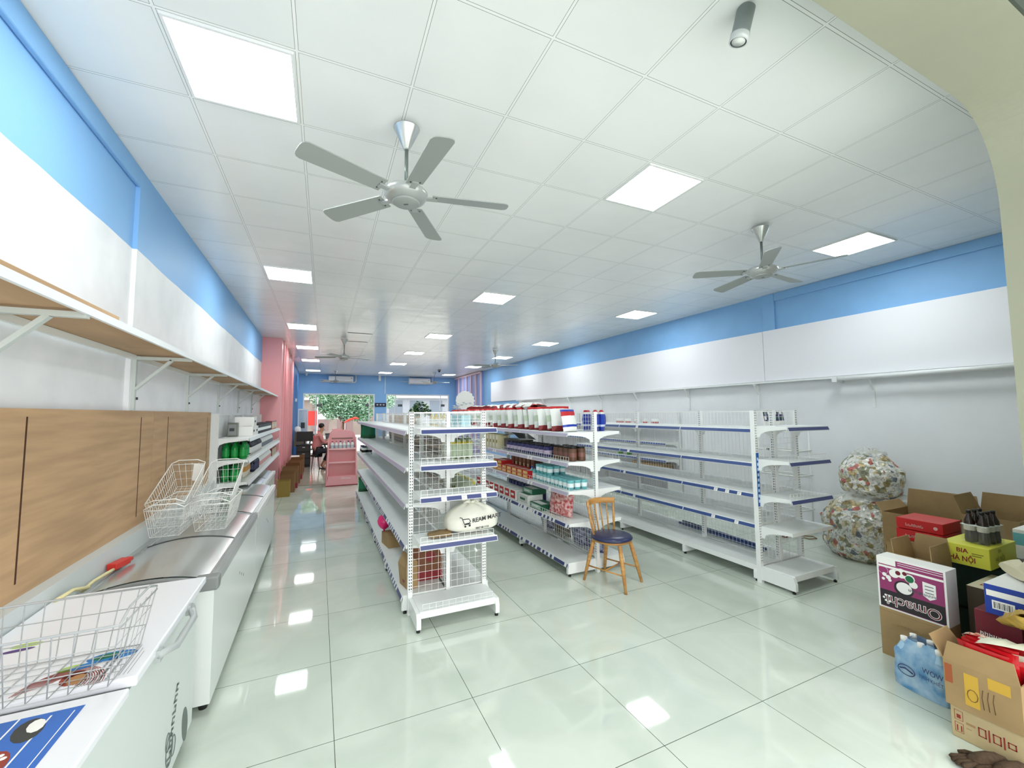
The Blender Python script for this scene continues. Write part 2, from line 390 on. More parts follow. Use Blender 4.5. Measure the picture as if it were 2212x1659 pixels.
def make_fan(loc, rz, label, tone=0):
    t = thing('ceiling_fan', label, 'ceiling fan', loc, rz, 'five-bladed ceiling fans')
    b = B(); b.lathe([(.085, -.03), (.082, -.035), (.02, -.17), (.014, -.175)], 24); b.ob('canopy', mat('fan_canopy', (206, 210, 208), .25, metal=.7), t, (0, 0, .0))
    B().lathe([(.012, -.165), (.012, -.42)], 10).ob('downrod', mat('fan_rod', (120, 130, 126), .35, metal=.5), t)
    b = B(); b.lathe([(.014, -.40), (.03, -.41), (.045, -.43), (.125, -.452), (.14, -.47), (.138, -.49), (.12, -.515), (.085, -.53)], 32); b.ob('motor_housing', FANM, t)
    b = B(); b.lathe([(.088, -.528), (.088, -.536), (.08, -.542), (.01, -.545)], 28, 0); b.box(-.006, .006, -.014, .014, -.5475, -.545, 1); b.ob('bottom_cap', [FAN, mat('fan_mark', (90, 94, 92), .5)], t)
    bl = B(); W0, W1, L0, L1 = .055, .068, .17, .68
    out = [(L0, -W0), (L1-.035, -W1), (L1-.015, -W1+.008), (L1-.004, -W1+.024), (L1, -W1+.045), (L1, W1-.045), (L1-.004, W1-.024), (L1-.015, W1-.008), (L1-.035, W1), (L0, W0)]
    n = len(out)
    def zz(x, y_): return -.487+y_*math.tan(R(11))-.006*(x/L1)**2
    vs = [(x, y_, zz(x, y_)+.003) for x, y_ in out]+[(x, y_, zz(x, y_)-.003) for x, y_ in out]
    bl.add(vs, [tuple(range(n)), tuple(range(2*n-1, n-1, -1))]+[(i, n+i, n+(i+1) % n, (i+1) % n) for i in range(n)])
    bl.box(.11, .20, -.02, .02, -.50, -.489, 1)
    for yy in (-.03, 0, .03): bl.lathe([(.005, zz(.19, yy)-.0075), (.005, zz(.19, yy)-.003)], 6, 2, .195, yy)
    me = bl.mesh('blade', [FAN, FANM, DGREY])
    for k in range(5): inst(me, 'blade', t, (0, 0, 0), (0, 0, 2*PI*k/5))
    return t
fan = make_fan((.486, 2.67, CEIL), R(60), 'large grey ceiling fan nearest the viewer, between the two front light panels')
dup(fan, (4.085, 2.69, CEIL), R(5), 'grey ceiling fan on the right, beside the nearest right-hand light panel')
dup(fan, (.54, 11.1, CEIL), R(20), 'small distant fan over the aisle by the pink pier')
dup(fan, (4.75, 11.4, CEIL), R(33), 'small distant fan in front of the right blue wall')
dup(fan, (.62, 19.3, CEIL), R(8), 'far fan in front of the left air conditioner')
dup(fan, (4.75, 18.6, CEIL), R(50), 'far fan in front of the right air conditioner')
# dark open slots where two ceiling panels are missing
for (i, j, s) in ((1, 13, 1), (1, 15, 1)):
    struct(B().box(GX(i, j)+.03, GX(i+1, j)-.02, GY(i, j), GY(i, j)+.05, CEIL-.004, CEIL+.01).ob('trim_7', mat('ceiling_gap', (70, 70, 66), .8)), 'dark gap at a loose ceiling panel')
t = thing('spotlight', 'grey cylinder spotlight on the near ceiling beside the arch', 'spotlight', (1.80, 1.2, CEIL))
M_ = mat('spot_body', (150, 160, 160), .4)
b = B(); b.lathe([(.04, 0), (.04, -.11), (.043, -.115), (.043, -.12)], 24); o = b.ob('housing', M_, t, (0, 0, 0), (R(14), R(6), 0))
b = B(); b.lathe([(.043, -.12), (.043, -.15), (.036, -.152)], 24, 0, cap=False); b.ob('trim_ring', mat('clear_ring', (214, 220, 220), .1, spec=.8), t, (0, 0, 0), (R(14), R(6), 0))
b = B(); b.lathe([(.03, -.146), (.03, -.15)], 20); b.ob('lens', mat('lens_white', (240, 244, 240), .2), t, (0, 0, 0), (R(14), R(6), 0))
for (x, y_, z, l) in ((4.70, 17.6, CEIL, 'small dome camera on the ceiling over the right aisle'), (-.55, 21.2, CEIL, 'small white camera at the far left ceiling corner')):
    t = thing('security_camera', l, 'security camera', (x, y_, z))
    B().lathe([(.07, 0), (.07, -.04), (.05, -.05)], 16).ob('mount', WH2 if x < 0 else GREYP, t)
    B().lathe([(.05, -.05), (.045, -.09), (.02, -.115)], 16).ob('dome', WH2 if x < 0 else DGREY, t)
for (x, l, pl) in ((.93, 'wall-mounted air conditioner on the far wall above the left shopfront', 1), (4.67, 'wall-mounted air conditioner on the far wall above the right shopfront', 1)):
    t = thing('air_conditioner', l, 'air conditioner', (x, 21.5, 3.3), 0, 'white air conditioners on the far wall')
    b = B(); b.prism([(0, 0), (-.2, .0), (-.24, .06), (-.24, .27), (-.2, .31), (0, .31)], -.54, .54, 'x'); bevel(b.ob('body', WH2, t), .01)
    B().box(-.5, .5, -.245, -.20, .015, .05).ob('louver', mat('ac_grey', (190, 196, 198), .5), t)
    B().box(.44, .48, -.243, -.239, .2, .23).ob('display', DGREY, t)
    B().tube([(.54, -.1, .03), (.62, -.1, .03), (.67, -.08, .09), (.67, -.05, .38)], .028, 8).tube([(-.54, -.06, .12), (-1.0, -.06, .14)], .012, 6).ob('pipe', WH2, t)
tag(B().box(2.96, 2.99, 21.46, 21.5, 2.8, 3.66).ob('cable_duct', WH2), 'thin white cable duct on the blue wall between the shopfronts', 'cable duct')
tag(B().box(2.66, 2.76, 21.40, 21.5, 3.44, CEIL).ob('wall_box', WH2), 'small white box at the top of the blue far wall', 'wall box')
t = thing('sign_plate', 'dark sign plate with white marks on the blue pier between the shopfronts', 'sign', (2.77, 21.48, 2.25))
B().box(-.27, .27, -.015, .015, -.09, .09).ob('plate', mat('navy_plate', (22, 34, 60), .5), t)
b = B()
for k in (-1, 0, 1): b.box(k*.15-.05, k*.15+.05, -.018, -.015, -.015, .015); b.box(k*.15-.012, k*.15+.012, -.018, -.015, -.04, .04)
b.ob('marks', PAPER, t)
tag(B().box(-.845, -.80, 18.2, 18.6, 2.3, 2.42).ob('switch_box', WH2), 'small white box on the dark blue slats', 'switch box')
t = thing('pipe', 'white pipe along the right wall under the fascia board', 'pipe', (6.50, 0, 2.218))
B().tube([(0, .95, .02), (0, 3.32, 0)], .028, 12).ob('tube', WH2, t); B().box(-.03, .15, 3.30, 3.36, -.04, .03).ob('end_bracket', WH2, t)

# ------------------------------------------------------------------ wall shelves on brackets
def wall_shelf(side, y0, y1, ys, label):
    sx = 1 if side == 'L' else -1; xw = -1.29 if side == 'L' else 6.67
    t = thing('wall_shelf', label, 'wall shelf', (xw, y0, 0))
    L_ = y1-y0; D = .37 if side == 'L' else .1
    if side == 'L':
        b = B(); k = 0; y = 0; 
        while y < L_:
            e = min(y+1.22, L_); b.box(.0, .355, y+.003, e-.003, 2.245, 2.262 + (.012 if k == 0 else 0)); y = e; k += 1
        b.box(.33, .352, 0, 1.55, 2.262, 2.285)
        b.ob('board', PLY, t)
        B().box(.355, .372, 0, L_, 2.222, 2.258, 0).ob('front_profile', mat('white_profile', (236, 240, 242), .35), t)
        B().box(.0, .02, 0, L_, 2.205, 2.243).ob('rear_rail', WH, t)
    else:
        B().box(-.09, 0, 0, L_, 2.243, 2.262).ob('board', WH, t)
        B().box(-.105, -.09, 0, L_, 2.235, 2.262).ob('front_profile', WH, t)
    dd = .36 if side == 'L' else .3
    bm = B(); bm.box(0, .022, -.016, .016, -.42, -.005); 
    if side == 'L':
        bm.bar((.02, 0, -.022), (dd, 0, -.022), .03, wy=.025); bm.bar((.02, 0, -.26), (.235, 0, -.03), .03, wy=.02)
    else:
        bm.bar((.01, 0, -.02), (.13, 0, -.02), .02); bm.bar((.005, 0, -.2), (.12, 0, -.025), .02)
    if side == 'L': bm.lathe([(.008, -.34), (.008, -.32)], 6, 1, .026, .016)
    me = bm.mesh('bracket', [mat('bracket_steel', (200, 208, 205), .35) if side == 'L' else WH, DGREY])
    for y in ys: inst(me, 'bracket', t, (0, y-y0, 2.243), (0, 0, 0 if side == 'L' else PI))
wall_shelf('L', 1.2, 12.0, [2.42, 4.07, 5.49, 7.0, 8.6, 10.2, 11.75], 'long plywood shelf on white brackets high along the left wall')
wall_shelf('R', 1.3, 13.8, [2.97, 4.56, 6.0, 7.47, 8.82, 10.3, 11.8, 13.3], 'narrow white shelf on small brackets under the right fascia board')

# ------------------------------------------------------------------ plywood panels against the left wall
BURN = mat('sawn_slot', (72, 40, 22), .8)
def ply(y0, y1, slots, label):
    t = thing('plywood_panel', label, 'plywood panel', (-1.285, y0, .93), 0, 'plywood sheets leaning on the left wall')
    b = B(); b.box(0, .018, 0, y1-y0, 0, .89)
    for s, z0, z1 in slots: b.box(.018, .019, s-y0-.006, s-y0+.006, z0-.93, z1-.93, 1)
    b.ob('sheet', [PLY, BURN], t)
ply(1.6, 4.49, [(2.79, 1.0, 1.78), (4.21, 1.0, 1.77)], 'large plywood sheet nearest the viewer with two dark sawn slots')
ply(4.495, 6.55, [(4.86, 1.1, 1.77), (6.38, 1.1, 1.76)], 'farther plywood sheet ending at the white wall shelving')
struct(B().box(-1.32, -1.2, 1.0, 6.6, 0, .93).ob('trim_8', mat('grey_ledge', (206, 212, 212), .5)), 'pale ledge behind the freezers')
# ------------------------------------------------------------------ chest freezers on the left
GLS = mat('dark_freezer_glass', (160, 168, 168), .16, trans=.45, spec=.3, ior=1.3)
INN = mat('freezer_inside', (150, 158, 158), .5)
FRZ = mat('freezer_enamel', (232, 238, 236), .22, spec=.6)
def solid_freezer():
    t = thing('chest_freezer', 'white chest freezer with two solid lids and printed stickers, nearest the viewer', 'freezer', (-1.19, .95, 0))
    W_, L_ = .59, 2.03
    bevel(B().box(0, W_, 0, L_, .07, .80).ob('body', mat('freezer_side', (218, 226, 224), .35), t), .025, 3)
    B().box(.02, W_+.006, .01, L_-.01, .80, .822).ob('gasket', GREYP, t)
    lid = B(); lid.box(0, W_+.035, 1.02, L_, .822, .857)
    z = .8575
    def P(x, y): return (x+1.19, y-.95, z)
    # copper coil print
    for k in range(16):
        r0 = .02+k*.0075; c = (-.80+k*.001, 1.99-k*.004)
        pts = []
        for a in range(0, 200, 12):
            q = R(a-20); pts.append((c[0]+1.19+r0*.9*math.cos(q), max(1.028, c[1]-.95+.05+r0*1.1*math.sin(q)), z))
        for p, q in zip(pts, pts[1:]):
            d = (Vector(q)-Vector(p)).normalized().cross(Vector((0, 0, 1)))*.0014
            lid.quad(Vector(p)-d, Vector(q)-d, Vector(q)+d, Vector(p)+d, 1)
    lid.disc(P(-.765, 2.05), (1, .2, 0), (-.2, 1, 0), .035, 1, 16, .05); lid.disc((P(-.75, 2.035)[0], P(0, 2.035)[1], z+.0004), (1, .2, 0), (-.2, 1, 0), .026, 2, 16, .035)
    # blue and green brush strokes
    lid.disc(P(-.70, 2.17), (1, 0, 0), (0, 1, 0), .075, 3, 20, .035); lid.disc((P(-.72, 2.175)[0], P(0, 2.175)[1], z+.0004), (1, .2, 0), (-.2, 1, 0), .04, 4, 16, .02)
    lid.disc(P(-.80, 2.13), (1, .1, 0), (0, 1, 0), .04, 5, 16, .022); lid.disc((P(-.76, 2.13)[0], P(0, 2.13)[1], z+.0004), (1, .3, 0), (-.3, 1, 0), .045, 3, 16, .02)
    lid.text('Dàn lạnh', .022, P(-.715, 1.99), (0, 1, 0), (-1, 0, 0), 6)
    for k in range(3): lid.scrawl(P(-.693+k*.02, 1.99), (0, 1, 0), (-1, 0, 0), .2-.03*k, .012, 6, 16-k)
    for k in range(3): lid.rect(P(-.625+k*.012, 2.0), (0, 1, 0), (-1, 0, 0), .22-.03*k, .0015, 6)
    lid.disc(P(-1.05, 2.42), (1, 0, 0), (0, 1, 0), .05, 5, 16, .02); lid.disc(P(-1.06, 2.38), (1, .1, 0), (0, 1, 0), .05, 7, 16, .014)
    o = lid.ob('lid', [mat('lid_white', (238, 240, 246), .3), mat('copper_print', (150, 62, 50), .5), mat('tan_print', (176, 128, 84), .5), mat('blue_print', (44, 124, 190), .4), mat('green_print', (30, 120, 84), .4), mat('lime_print', (176, 206, 110), .4), mat('grey_print', (92, 100, 108), .5), mat('violet_print', (90, 66, 130), .5)], t)
    bevel(o, .006)
    l2 = B(); l2.box(0, W_+.03, 0, .975, .815, .845); z2 = .8455
    def Q(x, y, dz=0): return (x+1.19, y-.95, z2+dz)
    x0, x1, y0, y1 = -1.1, -.665, 1.15, 1.875
    l2.quad(Q(x0, y0), Q(x1, y0), Q(x1, y1), Q(x0, y1), 1)
    l2.quad(Q(x1-.075, y0, .0003), Q(x1-.07, y0, .0003), Q(x1-.07, y1-.02, .0003), Q(x1-.075, y1-.02, .0003), 2)
    l2.quad(Q(x1-.02, y0, .0003), Q(x1-.017, y0, .0003), Q(x1-.017, y1-.02, .0003), Q(x1-.02, y1-.02, .0003), 2)
    l2.quad(Q(-.82, y0, .0003), Q(-.815, y0, .0003), Q(-.815, y1, .0003), Q(-.82, y1, .0003), 2)
    for k in range(2): l2.scrawl(Q(-.86+k*-.075, 1.6, .0004), (0, 1, 0), (-1, 0, 0), .17, .04, 2, 4+k)
    l2.disc(Q(-.765, 1.80, .0004), (1, .3, 0), (-.3, 1, 0), .035, 3, 14, .06); l2.disc(Q(-.755, 1.815, .0006), (1, .3, 0), (-.3, 1, 0), .02, 2, 10, .035)
    l2.disc(Q(-.775, 1.67, .0004), (1, .3, 0), (-.3, 1, 0), .03, 4, 14, .055)
    for k in range(5): l2.disc(Q(-.775+.012*(k % 2), 1.64+.015*k, .0007), (1, 0, 0), (0, 1, 0), .008, 2, 8)
    bevel(l2.ob('lid', [mat('lid_white'), mat('deep_blue_print', (58, 112, 196), .4), PAPER, DGREY, mat('copper_print')], t), .006)
    h = B(); h.box(W_+.03, W_+.05, 1.21, 1.25, .80, .845); h.box(W_+.03, W_+.05, 1.64, 1.68, .80, .845)
    h.tube([(W_+.045, 1.21, .83), (W_+.06, 1.26, .822), (W_+.078, 1.31, .812), (W_+.078, 1.58, .812), (W_+.06, 1.63, .822), (W_+.045, 1.68, .83)], .015, 8)
    h.ob('handle', mat('handle_grey', (176, 182, 182), .35), t)
    s = B(); X = W_+.001
    for k, (yy, zz_, r) in enumerate(((1.60, .22, .07), (1.66, .20, .045), (1.57, .27, .04))):
        s.tube([(X, yy+r*.7*math.cos(a*PI/10), zz_+r*math.sin(a*PI/10)) for a in range(20)], .0025, 4, 0, closed=True)
    s.ob('side_logo', mat('logo_grey_green', (104, 118, 114), .5), t)
    s = B(); s.scrawl((X+.001, 1.60, .13), (0, .35, 1), (0, -1, .3), .36, .06, 0, 8); s.ob('side_lettering', mat('logo_grey_green'), t)
    s = B(); s.disc((X, 1.86, .17), (0, 1, .3), (0, -.3, 1), .05, 0, 18, .095); s.ob('side_badge', mat('logo_grey_green'), t)
    f = B()
    for yy in (.08, L_-.08):
        for xx in (.06, W_-.06): f.lathe([(.03, 0), (.03, .07)], 10, 0, xx, yy)
    f.ob('feet', BLACK, t)
solid_freezer()
def glass_freezer(y0, L_, x0, x1, H, label, caps=False, inside=False):
    t = thing('glass_top_freezer', label, 'freezer', (x0, y0, 0), 0, 'glass-topped chest freezers along the left wall'); W_ = x1-x0
    b = B(); T = .05
    b.box(0, T, 0, L_, .07, H-.06).box(W_-T, W_, 0, L_, .07, H-.06).box(T, W_-T, 0, T, .07, H-.06).box(T, W_-T, L_-T, L_, .07, H-.06).box(T, W_-T, T, L_-T, .07, .14)
    b.ob('body', FRZ, t)
    i = B(); i.box(T, W_-T, T, L_-T, .42, .44); i.box(T, T+.003, T, L_-T, .44, H-.06).box(W_-T-.003, W_-T, T, L_-T, .44, H-.06).box(T, W_-T, T, T+.003, .44, H-.06).box(T, W_-T, L_-T-.003, L_-T, .44, H-.06)
    i.ob('liner', INN, t)
    f = B(); f.box(-.012, .045, 0, L_, H-.06, H-.005); f.box(W_-.045, W_+.012, 0, L_, H-.06, H-.005)
    f.box(W_-.034, W_-.03, 0.02, L_-.02, H-.005, H+.004); f.box(W_-.012, W_-.008, .02, L_-.02, H-.005, H+.004); f.box(.03, .034, .02, L_-.02, H-.005, H+.004)
    bevel(f.ob('top_rail', CHROME if caps else FRW, t), .004)
    n = 12
    def arc(u): return H-.012+.042*(1-(2*u-1)**2)
    for ya, yb in ((0, .035), (L_-.035, L_)):
        pl = [(.045+(W_-.09)*k/n, arc(k/n)) for k in range(n+1)]+[(W_-.045, H-.06), (.045, H-.06)]
        e = B(); e.prism(pl, ya, yb, 'y'); bevel(e.ob('end_frame', GREYP if caps else mat('mid_grey_frame', (150, 156, 156), .4), t), .012, 3)
    if caps:
        e = B(); e.box(W_-.10, W_+.022, -.012, .07, H-.075, H+.008); bevel(e.ob('corner_cap', GREYP, t), .012, 3)
    for k in range(2):
        ya = .035+k*(L_-.07)/2; yb = ya+(L_-.07)/2+(.02 if k == 0 else 0); dz = .004 if k == 0 else -.004
        g = B(); vs = []
        for q in range(n+1):
            x = .045+(W_-.09)*q/n; vs += [(x, ya, arc(q/n)+dz), (x, yb, arc(q/n)+dz)]
        g.add(vs, [(2*q, 2*q+1, 2*q+3, 2*q+2) for q in range(n)], 0, True)
        go = g.ob('sliding_glass', GLS, t)
        s = B()
        for yy in ((yb-.02, yb) if k == 0 else (ya+.02, ya+.04)):
            pass
        y1_, y2_ = (yb-.025, yb) if k == 0 else (ya+.0, ya+.02)
        pl = [(.045+(W_-.09)*q/n, arc(q/n)+dz+.004) for q in range(n+1)]+[(.045+(W_-.09)*q/n, arc(q/n)+dz-.004) for q in range(n, -1, -1)]
        s.prism(pl, y1_, y2_, 'y'); s.ob('glass_edge', DGREY if k == 0 else GREYP, go)
    ft = B()
    for yy in (.1, L_-.1):
        for xx in (.07, W_-.05): ft.lathe([(.022, 0), (.03, .03), (.03, .07)], 10, 0, xx, yy)
    ft.ob('feet', BLACK, t)
    v = B()
    for k in range(3): v.box(W_, W_+.002, L_*.5+.1*k, L_*.5+.02+.1*k, .5-.04*k, .52-.04*k)
    v.ob('lock_plate', GREYP, t)
    return t
glass_freezer(3.12, 1.88, -1.19, -.55, .80, 'glass-topped white freezer with grey corner caps beside the solid-lid freezer', True)
glass_freezer(5.03, 1.9, -1.19, -.55, .79, 'second glass-topped freezer, behind the wire baskets')
glass_freezer(7.15, 2.1, -1.2, -.74, .72, 'narrow glass-topped freezer below the stocked wall shelving')
# power strip
t = thing('extension_lead', 'cream cable with a red plug lying on the edge of the glass freezer', 'cable', (-1.17, 3.5, .80))
b = B(); b.box(-.028, .028, -.07, .07, 0, .04); b.box(-.02, .02, .07, .11, .008, .032); bevel(b.ob('plug', mat('red_plastic', (206, 52, 42), .4), t, (.02, .08, .008), (0, 0, R(-12))), .005)
B().tube([(.02, .0, .018), (.03, -.08, .03), (.0, -.2, .02), (.0, -.33, .012), (.04, -.37, .04), (.02, -.48, .07), (0, -.6, .065)], .009, 8).ob('cord', mat('cream_cord', (222, 212, 160), .5), t)

# ------------------------------------------------------------------ wire baskets
def basket(L_, W_, D, loc, rot, label, group='white wire freezer baskets', card=False, sp=.045, m=None):
    m = m or WIRE
    t = thing('wire_basket', label, 'wire basket', loc, 0, group, rot)
    b = B(); tp = .035; h = L_/2; w_ = W_/2
    def at(u, v, z):                # u,v in -1..1
        k = z/D; return (u*(h-tp*(1-k)), v*(w_-tp*(1-k)), z)
    for z, r in ((0, .0022), (D*.33, .0018), (D*.66, .0018)):
        b.tube([at(-1, -1, z), at(1, -1, z), at(1, 1, z), at(-1, 1, z)], r, 5, closed=True)
    n = int(L_/sp)
    for k in range(n+1):
        u = -1+2*k/n; b.tube([at(u, -1, D), at(u, -1, 0), at(u, 1, 0), at(u, 1, D)], .0019, 4, cap=False)
    n = int(W_/sp)
    for k in range(1, n):
        v = -1+2*k/n; b.tube([at(-1, v, D), at(-1, v, 0), at(1, v, 0), at(1, v, D)], .0016, 4, cap=False)
    b.ob('wire_mesh', m, t)
    r = B(); z = D; e = .03
    r.tube([(-h, -w_, z), (-h+.02, -w_, z), (h-.02, -w_, z), (h, -w_, z), (h, -w_*.55, z+e), (h, w_*.55, z+e), (h, w_, z), (-h, w_, z), (-h, w_*.55, z+e), (-h, -w_*.55, z+e)], .004, 7, closed=True)
    r.tube([(h, -w_, z-.012), (h, w_, z-.012)], .003, 6); r.tube([(-h, -w_, z-.012), (-h, w_, z-.012)], .003, 6)
    r.ob('rim', m, t)
    if card:
        B().box(-.04, .04, -.002, .002, 0, .17, 0).box(-.03, .03, -.004, -.002, .04, .11, 1).ob('price_card', [PAPER, mat('card_dark', (60, 84, 76), .5)], t, (h-.05, -w_+.06, D-.16), (0, R(-8), R(90)))
basket(.62, .36, .21, (-.905, 2.07, .862), (0, 0, 0), 'white wire basket standing on the solid lid of the nearest freezer', sp=.052, m=SHADEWIRE)
basket(.60, .25, .22, (-1.06, 4.38, .85), (0, 0, R(90)), 'flat wire basket by the wall under a tilted one', sp=.042)
basket(.60, .27, .22, (-.78, 4.44, .85), (0, 0, R(90)), 'flat wire basket nearest the aisle under a tilted one', sp=.042)
basket(.66, .25, .22, (-1.07, 4.52, 1.02), (0, R(-22), R(90)), 'tilted wire basket leaning beside the plywood sheet with a card in it', card=True, sp=.042)
basket(.66, .27, .22, (-.79, 4.64, 1.01), (0, R(-20), R(90)), 'tilted wire basket on the aisle side, raised end toward the green bottles', sp=.042)

# ------------------------------------------------------------------ gondola shelving
MS = {}
STRIPF = mat('strip_frame_white', (230, 234, 236), .35)
def shelf_mesh(L_, D):
    k = ('s', round(L_, 3), D)
    if k not in MS:
        b = B(); b.box(.004, L_-.004, -D, 0, -.006, 0); b.box(.004, L_-.004, -D, -D+.012, -.036, -.006); b.box(.004, .018, -D+.012, 0, -.03, -.006); b.box(L_-.018, L_-.004, -D+.012, 0, -.03, -.006)
        for x in (.0, L_-.003): b.prism([(-D*.98, -.006), (-D*.98, -.03), (-D*.45, -.05), (-.10, -.062), (-.05, -.085), (-.04, -.12), (0, -.12), (0, -.006)], x, x+.003, 'x')
        MS[k] = b.mesh('shelf', WH)
    return MS[k]
def strip_mesh(L_, D, m):
    k = ('p', round(L_, 3), D, m.name)
    if k not in MS:
        b = B(); y, z = -D-.001, -.002
        b.prism([(y, z), (y-.004, z), (y-.020, z-.045), (y-.016, z-.047)], .0, L_, 'x', 0)
        b.prism([(y-.0052, z-.004), (y-.0202, z-.041), (y-.0197, z-.0412), (y-.0046, z-.0042)], .004, L_-.004, 'x', 1)
        MS[k] = b.mesh('price_strip', [STRIPF, m])
    return MS[k]
def fence_mesh(L_, D, h=.055, sp=.055):
    k = ('f', round(L_, 3), D, h)
    if k not in MS:
        b = B(); n = int(L_/sp)
        for q in range(n+1):
            x = .01+(L_-.02)*q/n; b.box(x-.0012, x+.0012, -D+.006, -D+.0084, 0, h)
        b.box(.01, L_-.01, -D+.0055, -D+.009, h-.003, h); b.box(.01, L_-.01, -D+.0055, -D+.009, h*.3, h*.3+.002)
        MS[k] = b.mesh('wire_fence', WIRE)
    return MS[k]
def tag_mesh():
    if 't' not in MS:
        b = B(); b.box(-.024, .024, -.0015, 0, -.032, .006, 0)
        for q in range(3): b.box(-.016, .016-.006*q, -.0018, -.0015, -.004-.009*q, -.0015-.009*q, 1)
        MS['t'] = b.mesh('price_tag', [PAPER, mat('faint_print', (150, 154, 158), .6)])
    return MS['t']
def back_mesh(L_, H0, H1, sp=.05):
    k = ('b', round(L_, 3), H0, H1)
    if k not in MS:
        b = B(); n = max(2, int(round(L_/sp)))
        for q in range(n+1):
            x = L_*q/n; b.box(x-.0013, x+.0013, -.0013, .0013, H0, H1)
        m_ = int((H1-H0)/sp)
        for q in range(m_+1):
            z = H0+(H1-H0)*q/m_; b.box(0, L_, -.0035, -.001, z-.0013, z+.0013)
        b.box(0, L_, -.006, .006, H1-.006, H1+.006); b.box(0, L_, -.004, .004, H0-.004, H0+.004)
        MS[k] = b.mesh('back_grid', WIRE)
    return MS[k]
def post_mesh(H, wx=.036, wy=.05, m=None):
    m = m or SLOTS; k = ('u', H, wx, wy, m.name)
    if k not in MS:
        b = B(); b.box(-wx/2, wx/2, -wy/2, wy/2, 0, H); MS[k] = b.mesh('upright', m)
    return MS[k]
def base_mesh(L_, D, H):
    k = ('bs', round(L_, 3), D, H)
    if k not in MS:
        b = B(); b.box(.002, L_-.002, -D, 0, -.01, 0); b.box(.002, L_-.002, -D, -D+.012, -.055, -.01); MS[k] = b.mesh('base_shelf', WH)
    return MS[k]
def foot_mesh(D, H):
    k = ('ft', D, H)
    if k not in MS:
        b = B(); b.prism([(-D-.03, .03), (-D-.03, H*.6), (-D-.01, H-.01), (0, H-.01), (0, .03)], -.018, .018, 'x', 0)
        b.lathe([(.016, 0), (.016, .014), (.007, .016), (.007, .035)], 10, 1, 0, -D+.0); MS[k] = b.mesh('foot', [WH, BLACK])
    return MS[k]
def gondola(name_label, loc, rz, ups, H, D, Ls, Rs, zb, end=None, stripL=NAVY, stripR=NAVY, fenceL=(), tagsL=(), grid=True, base=True, basestrip='', sides='LR', group='double-sided shelving runs'):
    t = thing('gondola_shelf', name_label, 'shelving unit', loc, rz, group)
    pm = post_mesh(H)
    for u in ups: inst(pm, 'upright', t, (0, u, 0))
    for a, c in zip(ups, ups[1:]):
        L_ = c-a-.036
        if grid: inst(back_mesh(L_, .17, H-.01), 'back_grid', t, (0, a+.018, 0), (0, 0, R(90)))
        for sd in sides:
            lv = Ls if sd == 'L' else Rs
            if sd == 'L': o_, r_ = (-.022, c, 0), -R(90)
            else: o_, r_ = (.022, a, 0), R(90)
            d = D-.022
            bs = inst(base_mesh(c-a, d+.02, zb), 'base_shelf', t, (o_[0], o_[1], zb), (0, 0, r_)) if base else None
            if base and sd in basestrip: inst(strip_mesh(c-a-.006, d+.02, TAGSTRIP), 'price_strip', bs, (.003, 0, 0))
            for z in lv:
                s = inst(shelf_mesh(c-a, d), 'shelf', t, (o_[0], o_[1], z), (0, 0, r_))
                inst(strip_mesh(c-a-.006, d, TAGSTRIP if (sd == 'L' and z == lv[0] and basestrip) else (stripL if sd == 'L' else stripR)), 'price_strip', s, (.003, 0, 0))
                if (sd, ups.index(a), z) in fenceL: inst(fence_mesh(c-a, d), 'wire_fence', s)
                for (ss, ua, uz, x) in tagsL:
                    if ss == sd and ua == ups.index(a) and uz == z: inst(tag_mesh(), 'price_tag', s, (x, -d-.0135, -.018), (R(-20), 0, 0))
    for u in (ups if base else []):
        for sd in sides:
            inst(foot_mesh(D, zb), 'foot', t, (0, u + (.018 if u == ups[0] else -.018 if u == ups[-1] else 0), 0), (0, 0, -R(90) if sd == 'L' else R(90)))
    if end:
        Wd, De, lv, fl = end['w'], end['d'], end['z'], end.get('fence', ())
        pe = post_mesh(H, .04, .05, SLOT)
        for sx in (-1, 1):
            inst(pe, 'upright', t, (sx*(Wd/2+.0), -.02, 0)); inst(foot_mesh(De, zb), 'foot', t, (sx*(Wd/2-.005), -.03, 0))
        inst(back_mesh(Wd-.04, .17, H-.01, .058), 'back_grid', t, (-Wd/2+.02, -.02, 0))
        inst(base_mesh(Wd-.03, De, zb), 'base_shelf', t, (-Wd/2+.015, -.04, zb))
        if end.get('basefence'): inst(fence_mesh(Wd-.06, De), 'wire_fence', t, (-Wd/2+.03, -.04, zb))
        for z in lv:
            s = inst(shelf_mesh(Wd-.02, De), 'shelf', t, (-Wd/2+.01, -.04, z))
            if z not in end.get('bare', ()): inst(strip_mesh(Wd-.01, De, NAVY), 'price_strip', s, (.0, 0, 0))
            if z in fl: inst(fence_mesh(Wd-.03, De), 'wire_fence', s)
            for x in end.get('tags', {}).get(z, ()): inst(tag_mesh(), 'price_tag', s, (x, -De-.0135, -.018), (R(-20), 0, 0))
    return t
TAGSTRIP = mat('navy_channel_with_tags', (62, 72, 122), .35)
def _ts():
    nt = TAGSTRIP.node_tree; co, (x, y, z) = objxyz(nt)
    a = mathn(nt, 'FLOOR', mathn(nt, 'DIVIDE', x, .045)); wn = nt.nodes.new('ShaderNodeTexWhiteNoise'); wn.noise_dimensions = '1D'; nt.links.new(a, wn.inputs['W'])
    nt.links.new(mixc(nt, mathn(nt, 'GREATER_THAN', wn.outputs[0], .58), (62, 72, 122), (236, 238, 240)), nt.nodes['Principled BSDF'].inputs['Base Color'])
_ts()
GREYSTRIP = mat('lavender_price_channel', (176, 170, 190), .35)
DARKSTRIP = mat('deep_blue_price_channel', (60, 84, 140), .35)
L1 = [.60, .965, 1.29, 1.63]
ups1 = [0, 1.15, 2.3, 3.45, 4.6, 5.75]
